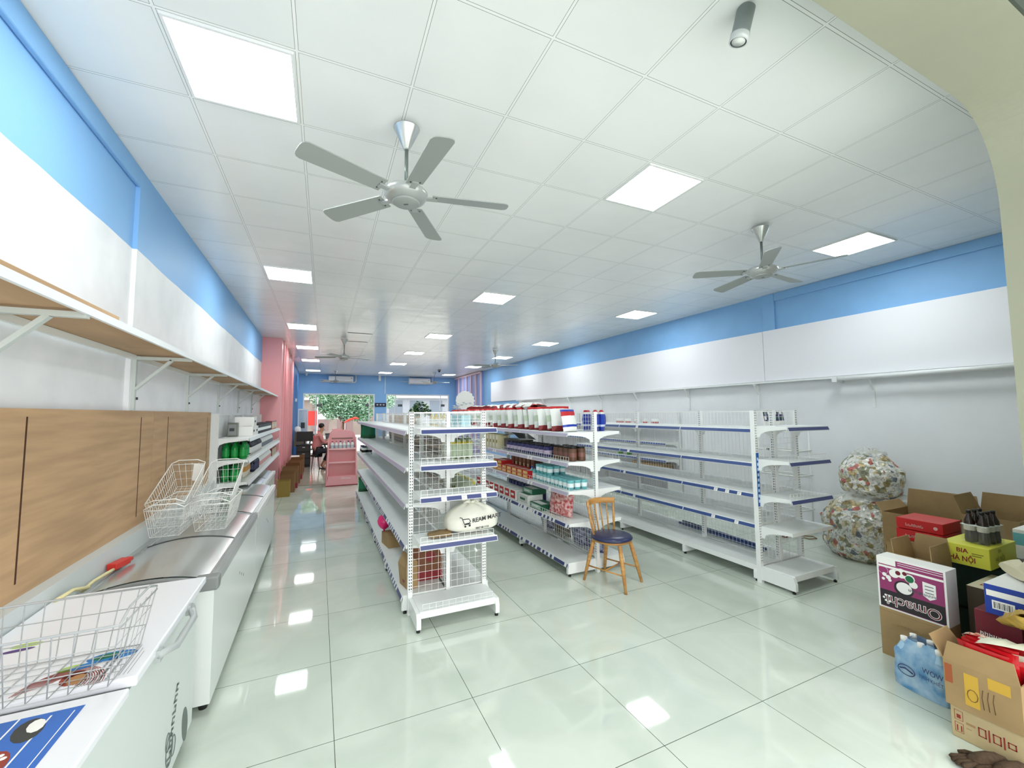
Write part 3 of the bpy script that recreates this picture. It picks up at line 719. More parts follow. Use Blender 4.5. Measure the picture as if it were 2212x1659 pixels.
g1 = gondola('double-sided white shelving run nearest the freezers, its open end shelves facing the viewer', (1.125, 3.89, 0), -R(.5), ups1, 1.80, .385, L1, L1, .16,
    dict(w=.70, d=.335, z=[.70, 1.085, 1.35, 1.655], fence=(.70, 1.085, 1.35, 1.655), basefence=True, tags={1.085: (.2, .38, .56)}), stripL=GREYSTRIP, stripR=NAVY, basestrip='L',
    )
tg = [('L', a, z, x) for a in range(4) for z in (.56, .91, 1.23) for x in (.25, .33, .8)]
g2 = gondola('stocked double-sided shelving run in the middle, behind the wooden chair', (2.88, 3.96, 0), 0, [0, 1.2, 2.4, 3.6, 4.8], 1.79, .355, [.56, .91, 1.23, 1.56], [.56, .91, 1.23, 1.56], .145,
    stripL=GREYSTRIP, basestrip='L', fenceL=[('L', 0, .91), ('L', 0, 1.23), ('L', 0, .56), ('R', 0, 1.23), ('L', 1, .91), ('L', 1, 1.23)], tagsL=tg)
g3 = gondola('almost empty double-sided shelving run on the right, its end shelves facing the viewer', (4.59, 3.0, 0), 0, [0, .97, 2.17, 3.37], 1.79, .35, [.59, .91, 1.235, 1.60], [.59, .91, 1.235, 1.60], .165,
    dict(w=.70, d=.325, z=[.575, .90, 1.275, 1.625], fence=(.90, 1.275), bare=(.575,)), stripL=DARKSTRIP,
    tagsL=[('L', 0, .59, .45), ('L', 0, .59, .75), ('L', 0, .91, .5), ('L', 0, .91, .65), ('L', 0, .91, .8), ('L', 1, .91, .1), ('L', 1, .59, .3), ('L', 1, 1.235, .2), ('L', 1, 1.60, .4), ('L', 2, 1.60, .2), ('L', 2, 1.60, .8)])
# printed sticker on the left corner post of the right-hand run
t_ = B(); t_.box(-.02, .02, -.004, 0, .78, 1.34, 0)
for k in range(9): t_.box(-.012, .012, -.005, -.004, .82+.055*k, .82+.055*k+.03, 1)
t_.ob('label_strip', [mat('blue_sticker', (36, 92, 164), .4), mat('pale_blue_print', (190, 214, 238), .5)], g3, (-.35, -.045, 0))
# wall shelving on the right
gw = gondola('white wall shelving run along the right wall behind the empty shelving', (6.62, 6.25, 0), 0, [0, 1.2, 2.4, 3.6, 4.8, 6.0], 1.79, .36, [.5, .83, 1.17, 1.52], [], .145, sides='L', stripL=DARKSTRIP, fenceL=[('L', 0, 1.52), ('L', 1, 1.52), ('L', 0, 1.17), ('L', 0, .5)], group='single-sided wall shelving')
B().box(-.35, 0, -.02, -.005, .14, .5).ob('side_panel', WH, gw)
# wall shelving on the left
wl = gondola('stocked white wall shelving past the plywood on the left wall', (-1.255, 6.66, 0), 0, [0, 1.2, 2.4, 3.6, 4.9], 1.80, .40, [], [.88, 1.18, 1.47], .145, sides='R', base=False, stripR=STRIPF, fenceL=[('R', a, z) for a in range(4) for z in (.88, 1.18)], group='single-sided wall shelving')
B().box(-.03, .06, -.03, -.005, 0, 1.80).ob('side_panel', WH, wl)
# two wire display racks by the right wall
def rack(loc, label):
    t = thing('display_rack', label, 'display rack', loc, 0, 'white wire racks by the right wall')
    b = B()
    for x in (-.16, .16):
        for y in (-.28, .28): b.tube([(x, y, 0), (x, y, 1.5)], .01, 6)
    b.ob('frame', WIRE, t)
    for z in (.35, .84, 1.2):
        q = B(); q.tube([(-.17, -.3, z), (.17, -.3, z), (.17, .3, z), (-.17, .3, z)], .012, 6, closed=True)
        for k in range(9): q.tube([(-.17, -.28+.07*k, z), (.17, -.28+.07*k, z)], .003, 4)
        q.ob('wire_shelf', WIRE, t)
    B().box(-.185, -.165, -.30, -.26, 1.19, 1.215).box(-.185, -.165, .1, .14, 1.19, 1.215).ob('clip', BLACK, t)
rack((6.42, 4.05, 0), 'white tube-framed wire rack by the right wall, seen through the empty shelving')
# ------------------------------------------------------------------ goods
def pillow(name, W_, H, D, mats, bands, n=10, crease=.006, seed=0):
    # standing soft pack: bands = [(v_from, material index)], v from the bottom up
    rnd = random.Random(seed); b = B(); vs = []
    for side in (1, -1):
        for j in range(n+1):
            v = j/n
            for i in range(n+1):
                u = i/n; th = (max(0, math.sin(PI*u))**.45)*(max(0, math.sin(PI*min(1, v*.93+.04)))**.5)
                x = (u-.5)*W_*(1-.06*math.sin(PI*v)); y = side*(D/2*th+rnd.uniform(-crease, crease)*(0 < i < n and 0 < j < n)); z = v*H
                if j == 0: y = side*D*.36*(math.sin(PI*u)**.4 if 0 < i < n else 0)
                vs.append((x, y, z))
    N1 = (n+1)**2
    for s_ in (0, 1):
        for j in range(n):
            mi = [m for v, m in bands if j/n >= v][-1]
            fs = []
            for i in range(n):
                a = s_*N1+j*(n+1)+i; q = (a, a+1, a+n+2, a+n+1); fs.append(q if s_ == 1 else q[::-1])
            if s_ == 0 and j == 0: b.add(vs, fs, mi, True)
            else:
                for f in fs: b.f.append(list(f)); b.m.append(mi); b.s.append(True)
    b.f.append([i for i in range(n+1)]+[N1+i for i in range(n-1, 0, -1)]); b.m.append(bands[0][1]); b.s.append(False)
    return b
def jar(r, h, body, lid, lab, k=14):
    b = B(); b.lathe([(r*.96, 0), (r, .01), (r, h*.8), (r*.8, h*.88), (r*.72, h*.9)], k, 0); b.lathe([(r*1.003, h*.28), (r*1.003, h*.58)], k, 2, cap=False); b.lathe([(r*.82, h*.88), (r*.82, h), (r*.78, h)], k, 1)
    return b
def bottle(r, h, k=12):
    b = B(); b.lathe([(r*.9, 0), (r, .01), (r, h*.58), (r*.85, h*.68), (r*.35, h*.82), (r*.33, h*.9)], k, 0); b.lathe([(r*1.01, h*.15), (r*1.01, h*.5)], k, 2, cap=False); b.lathe([(r*.42, h*.88), (r*.42, h), (r*.3, h)], k, 1)
    return b
def pack(W_, D, H, front=1, top=0, side=0, mk=None):
    b = B(); b.box(-W_/2, W_/2, -D/2, D/2, 0, H, 0); e = .0008
    b.quad((-W_*.42, -D/2-e, H*.12), (W_*.42, -D/2-e, H*.12), (W_*.42, -D/2-e, H*.88), (-W_*.42, -D/2-e, H*.88), 1)
    b.quad((-W_*.3, -D/2-2*e, H*.4), (W_*.2, -D/2-2*e, H*.4), (W_*.2, -D/2-2*e, H*.62), (-W_*.3, -D/2-2*e, H*.62), 2)
    b.quad((-W_*.4, -D*.4, H+e), (W_*.4, -D*.4, H+e), (W_*.4, D*.05, H+e), (-W_*.4, D*.05, H+e), 2)
    return b
ORD = 'nearest second third fourth fifth sixth seventh eighth ninth tenth eleventh twelfth thirteenth fourteenth fifteenth sixteenth seventeenth eighteenth nineteenth twentieth twenty-first twenty-second twenty-third twenty-fourth twenty-fifth twenty-sixth twenty-seventh twenty-eighth twenty-ninth thirtieth thirty-first'.split()
def row_label(label, group, c, nc, tr, nt_, k, nk):
    look = label
    for cut in (' on ', ' in the ', ' at the ', ' standing', ' behind', ' nearest', ' beside', ' lying', ' upright', ' under', ' seen', ' against', ' above'):
        look = look.split(cut)[0]
    place = ''
    for pre in (' on ', ' at ', ' by ', ' lying '):
        if pre in group: place = pre.strip()+' '+group.split(pre, 1)[1]; break
    parts = [look]
    if nc > 1: parts.append(['left', 'right'][c]+' column' if nc == 2 else (['left', 'middle', 'right'][c]+' column' if nc == 3 else ORD[c].replace('nearest', 'first')+' from the left'))
    if nt_ > 1: parts.append(['bottom', 'upper', 'top'][min(tr, 2)]+' tier')
    if nk > 1: parts.append(ORD[min(k, 30)]+(' to the viewer' if k == 0 else ' from the near end') if k < nk-1 or nk == 2 else 'farthest of the row')
    s = ', '.join(parts+[place]) if place else ', '.join(parts)
    if len(s.split()) > 16: s = s.replace(' from the near end', ' from near').replace(' to the viewer', '')
    if len(s.split()) > 16: s = ', '.join(parts)
    return s
def goods(me, name, cat, label, group, spots):
    ysr = sorted(set(round(s[1]-(.02*0), 2) for s in spots)); multi = len(spots) > 1
    def rank(v, vals): return min(range(len(vals)), key=lambda i: abs(vals[i]-v))
    for sp in spots:
        row = [s for s in spots if abs(s[1]-sp[1]) < .045 and s is not sp]
        cols = sorted(set(round(s[0], 3) for s in row+[sp] if abs(s[2]-sp[2]) < .01)); tiers = sorted(set(round(s[2], 3) for s in row+[sp]))
        yk = []
        for y_ in ysr:
            if not yk or y_-yk[-1] > .045: yk.append(y_)
        if multi: lb = row_label(label, group, rank(sp[0], cols), len(cols), rank(sp[2], tiers), len(tiers), max(i for i, v in enumerate(yk) if v <= sp[1]+.006), len(yk))
        else: lb = label
        o = inst(me, name, None, sp[:3], (sp[4] if len(sp) > 4 else 0, sp[5] if len(sp) > 5 else 0, sp[3] if len(sp) > 3 else 0)); tag(o, lb, cat, group)
c_ = lambda n_, rgb=(200, 200, 200), r_=.4, **k: mat(n_, rgb, r_, **k)
RED, DRED, CREAM, NAV, TEAL, GRN = c_('pack_red', (190, 34, 40)), c_('pack_dark_red', (140, 40, 44)), c_('pack_cream', (226, 218, 176)), c_('pack_navy', (38, 36, 92)), c_('pack_teal', (116, 190, 196)), c_('pack_green', (34, 96, 70))
WHP, PGRN, YEL, BLU = c_('pack_white', (236, 240, 236)), c_('pack_pale_green', (206, 222, 196)), c_('pack_yellow', (226, 212, 96)), c_('pack_blue', (38, 66, 170))
BRN, LBR = c_('pack_brown', (92, 62, 44)), c_('pack_tan', (170, 140, 104))
# middle run: soft packs on top, leaning one behind the other
me = pillow('diaper_pack', .27, .30, .11, None, [(0, 1), (.14, 0), (.86, 2)], seed=1, crease=.014).mesh('detergent_pack', [WHP, DRED, RED])
me2 = pillow('diaper_pack', .27, .27, .11, None, [(0, 2), (.1, 0), (.4, 1), (.65, 0), (.92, 2)], seed=2, crease=.014).mesh('detergent_pack', [WHP, PGRN, DRED])
ys = [4.32+.155*k for k in range(27)]
goods(me, 'detergent_pack', 'soft pack', 'white and red soft pack standing in the row on top of the middle shelving run', 'soft packs on top of the middle run', [(2.66+.02*math.sin(k*2.1), y, 1.562, R(8*math.sin(k)), R(-9)) for k, y in enumerate(ys) if k % 2 == 0])
goods(me2, 'detergent_pack', 'soft pack', 'white, pale green and red soft pack standing on top of the middle shelving run', 'soft packs on top of the middle run', [(2.68, y, 1.562, R(7*math.sin(k*1.7)), R(-10)) for k, y in enumerate(ys) if k % 2 == 1])
goods(me, 'detergent_pack', 'soft pack', 'white and red soft pack lying flat across the standing packs', 'soft packs lying on the standing packs', [(2.72, 5.3+.34*k, 1.865+.01*(k % 2), R(20*k), R(88)) for k in range(8)])
me = pillow('b', .24, .25, .10, None, [(0, 1), (.12, 2), (.3, 1), (.8, 0), (.9, 3)], seed=3).mesh('washing_powder_bag', [WHP, BLU, c_('pack_print_white', (210, 220, 240)), RED])
goods(me, 'washing_powder_bag', 'bag', 'blue, white and red bag at the end of the top shelf above the wooden chair', 'blue bags at the end of the middle run', [(3.02, 4.13, 1.562, R(52)), (3.14, 4.17, 1.562, R(50)), (3.1, 4.42, 1.562, R(40))])
me = pillow('b', .24, .26, .10, None, [(0, 0), (.15, 1), (.3, 0), (.7, 2), (.9, 1)], seed=4).mesh('washing_powder_bag', [WHP, BLU, RED])
tag(inst(me, 'washing_powder_bag', None, (2.66, 4.12, 1.562), (R(-12), 0, R(15))), 'white bag with blue and red stripes, first in the top row beside the corner post', 'bag')
# middle run, shelf 3: cream boxes, dark sheet, navy jars
me = pack(.10, .16, .22).mesh('cream_box', [CREAM, c_('cream_label', (240, 236, 214)), c_('olive_print', (150, 140, 70))])
goods(me, 'carton', 'box', 'slim cream box upright beside the dark jars on the middle run', 'cream boxes on the middle run', [(2.62, 6.05+.13*k, 1.232, R(-90)) for k in range(6)])
me = jar(.055, .15, 0, 0, 0).mesh('jar', [NAV, BLACK, c_('jar_label_pink', (190, 176, 200))])
goods(me, 'jar', 'jar', 'dark navy jar with a pale label on the middle run', 'navy jars on the middle run', [(2.60+.13*j, 4.55+.125*k+.02*j, 1.232, R(20*k)) for k in range(10) for j in range(2)])
me = jar(.05, .16, 0, 0, 0).mesh('jar', [BRN, BLACK, c_('jar_label_brown', (120, 80, 70))])
goods(me, 'jar', 'jar', 'dark brown jar nearest the shelf end on the middle run', 'brown jars on the middle run', [(2.64+.12*j, 4.06+.11*k, 1.232) for k in range(4) for j in range(2)])
b = B(); b.add([(2.56, 5.3, 1.43), (2.84, 5.3, 1.40), (2.84, 5.95, 1.45), (2.56, 5.95, 1.43), (2.6, 5.6, 1.50), (2.8, 5.6, 1.51)], [(0, 1, 5, 4), (4, 5, 2, 3)], 0); b.box(2.6, 2.8, 5.32, 5.9, 1.232, 1.40, 0)
tag(b.ob('folded_sheet', c_('black_film', (74, 74, 70), .25)), 'grey-black plastic sheet folded over goods behind the cream boxes', 'plastic sheet')
# shelf 2: red flat boxes, teal cup packs
me = pack(.16, .2, .05).mesh('flat_box', [RED, c_('gold_print', (222, 186, 96)), c_('pink_white', (236, 200, 190))])
goods(me, 'flat_box', 'box', 'flat red box with gold print in the low stacks on the middle run', 'flat red boxes on the middle run', [(2.63, 5.05+.175*k, .912+.052*j, R(-90)) for k in range(7) for j in range(2 if k < 5 else 3)])
me = B().lathe([(.034, 0), (.042, .095), (.044, .10), (.044, .105)], 12, 0).lathe([(.0385, .03), (.041, .075)], 12, 1, cap=False).mesh('cup', [TEAL, c_('teal_white', (226, 240, 242)), WHP])
goods(me, 'cup', 'cup', 'pale teal tub in the double row behind the wooden chair', 'teal tubs on the middle run', [(2.60+.09*j, 4.05+.092*k, .912+.107*l) for k in range(9) for j in range(3) for l in range(2 if k > 4 else 1)])
goods(bottle(.03, .16).mesh('bottle', [TEAL, BLU, WHP]), 'bottle', 'bottle', 'small blue-white bottle at the end of the teal tubs', 'small bottles on the middle run', [(2.61+.08*j, 4.93+.075*k, .912) for k in range(2) for j in range(2)])
# shelf 1: red and white boxes, green boxes, red sack
me = pack(.18, .22, .14).mesh('carton', [WHP, RED, WHP])
goods(me, 'carton', 'box', 'white box with red stripes under the flat red boxes', 'red-striped boxes on the middle run', [(2.64, 5.45+.2*k, .562, R(-90)) for k in range(8)])
me = pack(.3, .22, .13).mesh('carton', [WHP, c_('pack_grey_print', (200, 206, 204)), GRN])
tag(inst(me, 'carton', None, (2.64, 5.12, .562), (0, 0, R(-90))), 'white box with a green end beside the red-striped boxes', 'box')
me = pack(.3, .2, .07).mesh('carton', [GRN, c_('green_light_print', (150, 190, 170)), WHP])
goods(me, 'carton', 'box', 'low dark green box with white print near the red sack', 'green boxes on the middle run', [(2.70, 5.12, .694, R(-90)), (2.64, 4.78, .562, R(-90))])
me = pillow('b', .42, .34, .16, None, [(0, 0), (.78, 1)], seed=6).mesh('bag', [c_('red_printed_film', (176, 34, 40), .3, var=.5, scale=30, var2=(232, 200, 196)), WHP])
tag(inst(me, 'bag', None, (2.66, 4.38, .562), (R(-10), 0, R(-80))), 'large red and white patterned bag leaning on the mesh behind the chair back', 'bag')
me = pillow('b', .3, .38, .14, None, [(0, 0), (.9, 1)], seed=7).mesh('bag', [c_('navy_printed_film', (38, 40, 110), .3, var=.6, scale=26, var2=(200, 206, 230)), WHP])
for x, y, l in ((3.05, 4.2, 'navy printed bag low on the far side of the middle run, behind the chair'), (3.05, 5.35, 'navy printed bag low on the far side of the middle run, farther back'), (3.03, 4.5, 'navy printed bag leaning beside another at the foot of the middle run')):
    tag(inst(me, 'bag', None, (x, y, .147), (R(8), 0, R(-85))), l, 'bag')
me = pillow('b', .4, .36, .12, None, [(0, 0)], seed=9).mesh('bag', [c_('clear_printed_film', (176, 176, 160), .3, var=.5, scale=14, var2=(110, 96, 80))])
tag(inst(me, 'bag', None, (3.04, 4.95, .147), (R(5), 0, R(-88))), 'grey printed bag low behind the mesh between two navy bags', 'bag')
me = pack(.11, .14, .24).mesh('carton', [BRN, c_('kraft_print', (150, 112, 84)), CREAM])
goods(me, 'carton', 'box', 'tall brown box against the mesh behind the flat red boxes', 'brown boxes on the middle run', [(2.79, 5.2+.13*k, .912, R(-90)) for k in range(6)])
goods(pack(.09, .12, .2).mesh('carton', [NAV, c_('navy_blue_print', (70, 90, 160)), WHP]), 'carton', 'box', 'upright dark blue box behind the red-striped boxes', 'dark blue boxes on the middle run', [(2.79, 5.1+.11*k, .562, R(-90)) for k in range(9)])
# front run: goods seen through the end shelves
me = pillow('b', .2, .24, .09, None, [(0, 1), (.2, 0), (.75, 2), (.85, 0)], seed=5).mesh('snack_bag', [PGRN, c_('olive_band', (120, 132, 70)), YEL])
goods(me, 'snack_bag', 'bag', 'pale green snack bag in the row on the upper shelf, seen through the end shelves', 'green snack bags on the upper shelf of the front run', [(1.30, 4.15+.13*k, 1.292, R(60)) for k in range(0)]+[(1.19+.062*k, 4.18+.01*k, 1.292, R(84), R(0), R(-8)) for k in range(5)])
goods(me, 'snack_bag', 'bag', 'pale green snack bag lying in the lower row, seen through the end shelves', 'green snack bags on the middle shelf of the front run', [(1.30, 4.2+.12*k, .967, R(80), R(60)) for k in range(6)])
me = pillow('b', .18, .24, .08, None, [(0, 0), (.3, 1), (.5, 0), (.8, 2)], seed=8).mesh('snack_bag', [BRN, LBR, c_('noodle_tan', (196, 176, 150))])
goods(me, 'snack_bag', 'bag', 'brown snack bag in the crowded row on the front run', 'brown snack bags on the front run', [(1.34, 5.0+.1*k, 1.292, R(75)) for k in range(14)]+[(1.36, 7.2+.11*k, 1.292, R(75)) for k in range(16)])
goods(bottle(.035, .2).mesh('bottle', [c_('amber_bottle', (150, 110, 70), .2), WHP, BRN]), 'bottle', 'bottle', 'brown bottle in the row on the third shelf of the front run', 'brown bottles on the front run', [(1.34, 5.1+.085*k, .967) for k in range(14)])
goods(me, 'snack_bag', 'bag', 'brown snack bag in the low row of the front run', 'low brown snack bags on the middle shelf of the front run', [(1.34, 7.0+.12*k, .967, R(75)) for k in range(10)])
me = jar(.045, .13, 0, 0, 0).mesh('jar', [WHP, BLACK, NAV])
goods(me, 'jar', 'jar', 'white and black jar on the second shelf of the front run, seen through the mesh', 'white jars on the front run', [(1.30+.1*j, 5.4+.1*k, .602) for k in range(6) for j in range(2)])
goods(bottle(.03, .17).mesh('bottle', [c_('gold_liquid', (206, 184, 80), .2), GRN, WHP]), 'bottle', 'bottle', 'small yellow bottle on the top shelf of the front run, behind the mesh', 'yellow bottles on the front run', [(1.26+.08*(k % 2), 4.5+.09*k, 1.632) for k in range(7)])
goods(pack(.1, .1, .13).mesh('carton', [c_('pale_blue_pack', (176, 216, 224)), WHP, TEAL]), 'carton', 'box', 'pale blue box on the top shelf of the front run, behind the mesh', 'pale blue boxes on the front run', [(1.38, 4.15+.12*k, 1.632, R(90)) for k in range(9)])
goods(pack(.1, .12, .13).mesh('carton', [LBR, c_('brown_photo', (150, 104, 80)), WHP]), 'carton', 'box', 'brown box on the top shelf at the far part of the front run', 'brown boxes on the front run', [(1.30, 6.2+.16*k, 1.632, R(90)) for k in range(14)])
me = pillow('b', .26, .3, .1, None, [(0, 0), (.2, 1), (.8, 0)], seed=11).mesh('bag', [c_('dark_green_bag', (40, 92, 60), .35), c_('green_print', (120, 170, 110))])
goods(me, 'bag', 'bag', 'dark green bag at the far end of the front run', 'dark green bags at the far end', [(.93, 9.3, 1.292, R(10)), (.95, 9.05, 1.292, R(-8))])
tag(inst(me, 'bag', None, (.92, 9.42, .162), (0, 0, R(4))), 'dark green bag on the base shelf at the far end of the front run', 'bag')
goods(jar(.05, .16, 0, 0, 0).mesh('jar', [WHP, NAV, BLACK]), 'jar', 'jar', 'white jar with dark cap at the far end of the front run', 'white jars at the far end', [(.86+.1*j, 9.0+.14*k, .967) for k in range(4) for j in range(2)])
# balloon, open carton, brown pack on the left base shelf
b = B(); b.lathe([(.002, .09), (.04, .085), (.07, .055), (.085, .015), (.08, -.025), (.055, -.065), (.025, -.09), (.01, -.10), (.016, -.11)], 20, 0)
tag(b.ob('balloon', c_('balloon_pink', (232, 34, 116), .15, spec=.7), loc=(.79, 5.60, .415)), 'bright pink balloon resting on the carton on the low shelf of the front run', 'balloon')
t = thing('open_carton', 'small open brown carton under the pink balloon', 'carton', (.89, 5.46, .162), R(8))
B().box(-.11, .11, -.15, .15, 0, .14).ob('box', CARD, t)
B().add([(-.11, -.15, .14), (.11, -.15, .14), (.09, -.24, .17), (-.1, -.23, .16)], [(0, 1, 2, 3)]).add([(.11, .15, .14), (.11, -.15, .14), (.15, -.1, .2), (.15, .1, .19)], [(0, 1, 2, 3)]).ob('flap', CARD2, t)
t = thing('carton', 'dark red and kraft carton on the base shelf behind the front mesh', 'carton', (1.0, 4.25, .162), R(-3))
b = B(); b.box(-.15, .15, -.1, .1, 0, .33, 0); b.box(-.151, .151, -.101, .101, .0, .09, 1); b.disc((.03, -.1015, .22), (1, 0, 0), (0, 0, 1), .05, 1)
b.ob('box', [c_('kraft_red', (130, 84, 60), .7), DRED], t)
t = thing('paper_bag', 'kraft paper bag with red print at the near end of the base shelf', 'paper bag', (.81, 4.1, .162), R(10))
b = B(); b.prism([(-.05, 0), (.05, 0), (.045, .24), (-.02, .30), (-.07, .2)], -.1, .1, 'y', 0); b.disc((-.056, -.02, .08), (0, 1, 0), (.1, 0, 1), .035, 1)
b.ob('bag', [CARD, DRED], t)
# long blue bundle lying on the base of the right-hand run
tag(B().tube([(4.70, 3.25, .185), (4.76, 4.55, .19)], .018, 6).tube([(4.74, 3.25, .185), (4.80, 4.5, .19)], .018, 6).tube([(4.72, 3.3, .215), (4.78, 4.5, .22)], .016, 6).ob('price_channel_bundle', DARKSTRIP), 'bundle of dark blue price channels lying on the base shelf of the empty run', 'price channels')
# carrier bag on the end shelf
def cloth_bag():
    t = thing('carrier_bag', 'full tied white carrier bag with black shop lettering on the end shelf', 'bag', (1.29, 3.70, .703), R(-3))
    b = B(); n, k = 28, 14; vs = []
    for j in range(k+1):
        v = j/k
        for i in range(n):
            a = 2*PI*i/n; sx = .245; sy = .145
            prof = (min(1, v*5)**.5)*(math.cos(max(0, v-.45)/.55*PI/2)**.62 if v > .45 else 1)
            r = max(.05, prof)
            e = abs(math.cos(a))**.75*math.copysign(1, math.cos(a)); f = abs(math.sin(a))**.75*math.copysign(1, math.sin(a))
            w_ = 1+.035*math.sin(7*a+5*v)*v+.02*math.sin(13*a-3*v)
            vs.append((sx*e*r*w_, sy*f*r*w_, .27*v*(1-.03*math.sin(5*a))-.003*0))
    b.add(vs, [(j*n+i, j*n+(i+1) % n, (j+1)*n+(i+1) % n, (j+1)*n+i) for j in range(k) for i in range(n)]+[tuple(range(n-1, -1, -1))], 0, True)
    b.ob('bag', c_('cream_plastic', (234, 234, 222), .35, bump=.5, bscale=9), t)
    q = B()
    for a in range(7): q.tube([(.0, 0, .25), (.05*math.cos(a), .05*math.sin(a), .285), (.09*math.cos(a*.9), .08*math.sin(a*.9), .27+.01*(a % 2))], [.022, .02, .004], 6)
    q.ob('knot', c_('cream_plastic'), t)
    p = B(); y = -.156
    p.text('REAM MART', .05, (-.03, y, .115), (1, 0, .12), (0, .14, 1), 0, bold=.02)
    p.tube([(-.145, y, .17), (-.125, y, .165), (-.10, y, .105), (-.045, y-.002, .11)], .0035, 5); p.tube([(-.115, y, .15), (-.06, y, .152), (-.045, y, .13), (-.06, y, .115), (-.095, y-.001, .11)], .0035, 5)
    p.disc((-.095, y-.003, .09), (1, 0, 0), (0, 0, 1), .009); p.disc((-.055, y-.003, .095), (1, 0, 0), (0, 0, 1), .009)
    p.text('0867 68 1123', .022, (.0, y, .058), (1, 0, .06), (0, 0, 1), 0, bold=.03)
    p.rect((-.04, y, .042), (1, 0, .06), (0, 0, 1), .2, .003)
    p.ob('lettering', c_('black_ink', (34, 34, 40), .5), t)
cloth_bag()
t = thing('crumpled_paper', 'crumpled brown paper beside the carrier bag on the end shelf', 'paper', (1.0, 3.72, .703))
b = B(); b.add([(-.1, -.1, .004), (.0, -.12, .012), (.1, -.08, .004), (-.11, .0, .012), (.0, .0, .03), (.1, .02, .045), (-.08, .1, .004), (.02, .1, .02), (.12, .09, .01)], [(0, 1, 4, 3), (1, 2, 5, 4), (3, 4, 7, 6), (4, 5, 8, 7)])
b.ob('sheet', CARD, t)
# plant and round board on top
t = thing('potted_plant', 'small leafy potted plant on the top shelf of the front run', 'plant', (1.24, 5.62, 1.632))
B().lathe([(.045, 0), (.06, .09), (.063, .095), (.05, .095)], 14).ob('pot', WHP, t)
b = B(); rr = random.Random(3)
for k in range(320):
    a = rr.uniform(0, 2*PI); r = rr.uniform(.0, .12)**1; z = .12+rr.uniform(0, .19)*(1-(r/.14)**2); c = Vector((r*math.cos(a), r*math.sin(a), z)); d = Vector((math.cos(a), math.sin(a), rr.uniform(-.3, .6))).normalized(); s = d.orthogonal().normalized()
    L_ = .05; b.add([c, c+d*L_*.5+s*.016, c+d*L_, c+d*L_*.5-s*.016], [(0, 1, 2, 3)], 0 if k % 6 else 1)
b.ob('leaves', [c_('leaf_green', (30, 74, 34), .5), c_('leaf_light', (190, 214, 170), .5)], t)
t = thing('round_board', 'round scalloped white board with paper ruffles above the far end of the middle run', 'board', (2.87, 8.6, 1.80))
b = B()
b.add([(0, -.02, .26)]+[((.205+.014*math.cos(16*2*PI*i/96))*math.cos(2*PI*i/96), -.02, .26+(.205+.014*math.cos(16*2*PI*i/96))*math.sin(2*PI*i/96)) for i in range(96)]+[((.205)*math.cos(2*PI*i/96), .01, .26+.205*math.sin(2*PI*i/96)) for i in range(96)], [(0, 1+i, 1+(i+1) % 96) for i in range(96)]+[(1+i, 97+i, 97+(i+1) % 96, 1+(i+1) % 96) for i in range(96)]+[tuple(range(97, 193))])
b.ob('disc', PAPER, t); b = B(); rr = random.Random(5)
for k in range(60):
    a = rr.uniform(0, 2*PI); r = .17+rr.uniform(-.02, .05); c = Vector((r*1.2*math.cos(a), rr.uniform(-.03, .05), .1+.09*math.sin(a)+rr.uniform(-.04, .02)))
    b.lathe([(.001, 0), (.03, .02), (.038, .03)], 7, 0, cap=False); o = len(b.v)-21
    for q in range(o, len(b.v)): b.v[q] = b.v[q]+c
b.lathe([(.05, 0), (.04, .1)], 8); b.ob('ruffle', c_('tissue_paper', (238, 246, 250), .7), t)
b = B(); b.box(-.085, .085, -.004, .004, 0, .17, 0); b.box(-.08, .08, -.005, -.004, .045, .165, 1); b.box(-.07, -.03, -.006, -.005, .06, .10, 0); b.box(-.07, -.04, -.006, -.005, .12, .15, 2); b.box(.0, .05, -.006, -.005, .12, .15, 0); b.box(.02, .06, -.006, -.005, .06, .09, 2)
m_ = b.mesh('printed_card', [PAPER, NAV, GRN])
for x, y, rz, l in ((4.62, 3.06, R(4), 'printed card with dark blue squares on the top shelf of the empty run'), (4.99, 3.16, R(5), 'dark printed card at the right corner of the empty run'), (4.79, 3.10, 0, 'printed card with green and blue patches between two others')):
    tag(inst(m_, 'printed_card', None, (x, y, 1.625), (R(-8), 0, rz)), l, 'card')
# right wall shelving goods
goods(pillow('b', .2, .12, .1, None, [(0, 0), (.5, 1)], seed=12).mesh('bag', [RED, WHP]), 'bag', 'bag', 'red and white packet on the upper wall shelf at the right', 'packets on the right wall shelving', [(6.42, 6.7+.28*k, 1.522, R(30*k)) for k in range(5)])
t = thing('carton', 'brown carton on the lowest wall shelf, seen through the empty shelving', 'carton', (6.44, 6.85, .502)); B().box(-.14, .14, -.45, .45, 0, .22).ob('box', CARD, t)
goods(pillow('b', .16, .12, .08, None, [(0, 0)], seed=13).mesh('bag', [c_('leafy_green_bag', (90, 170, 70))]), 'bag', 'bag', 'small green bag on the third wall shelf at the right', 'green bags on the right wall shelving', [(6.4, 7.5+.3*k, .832) for k in range(2)])
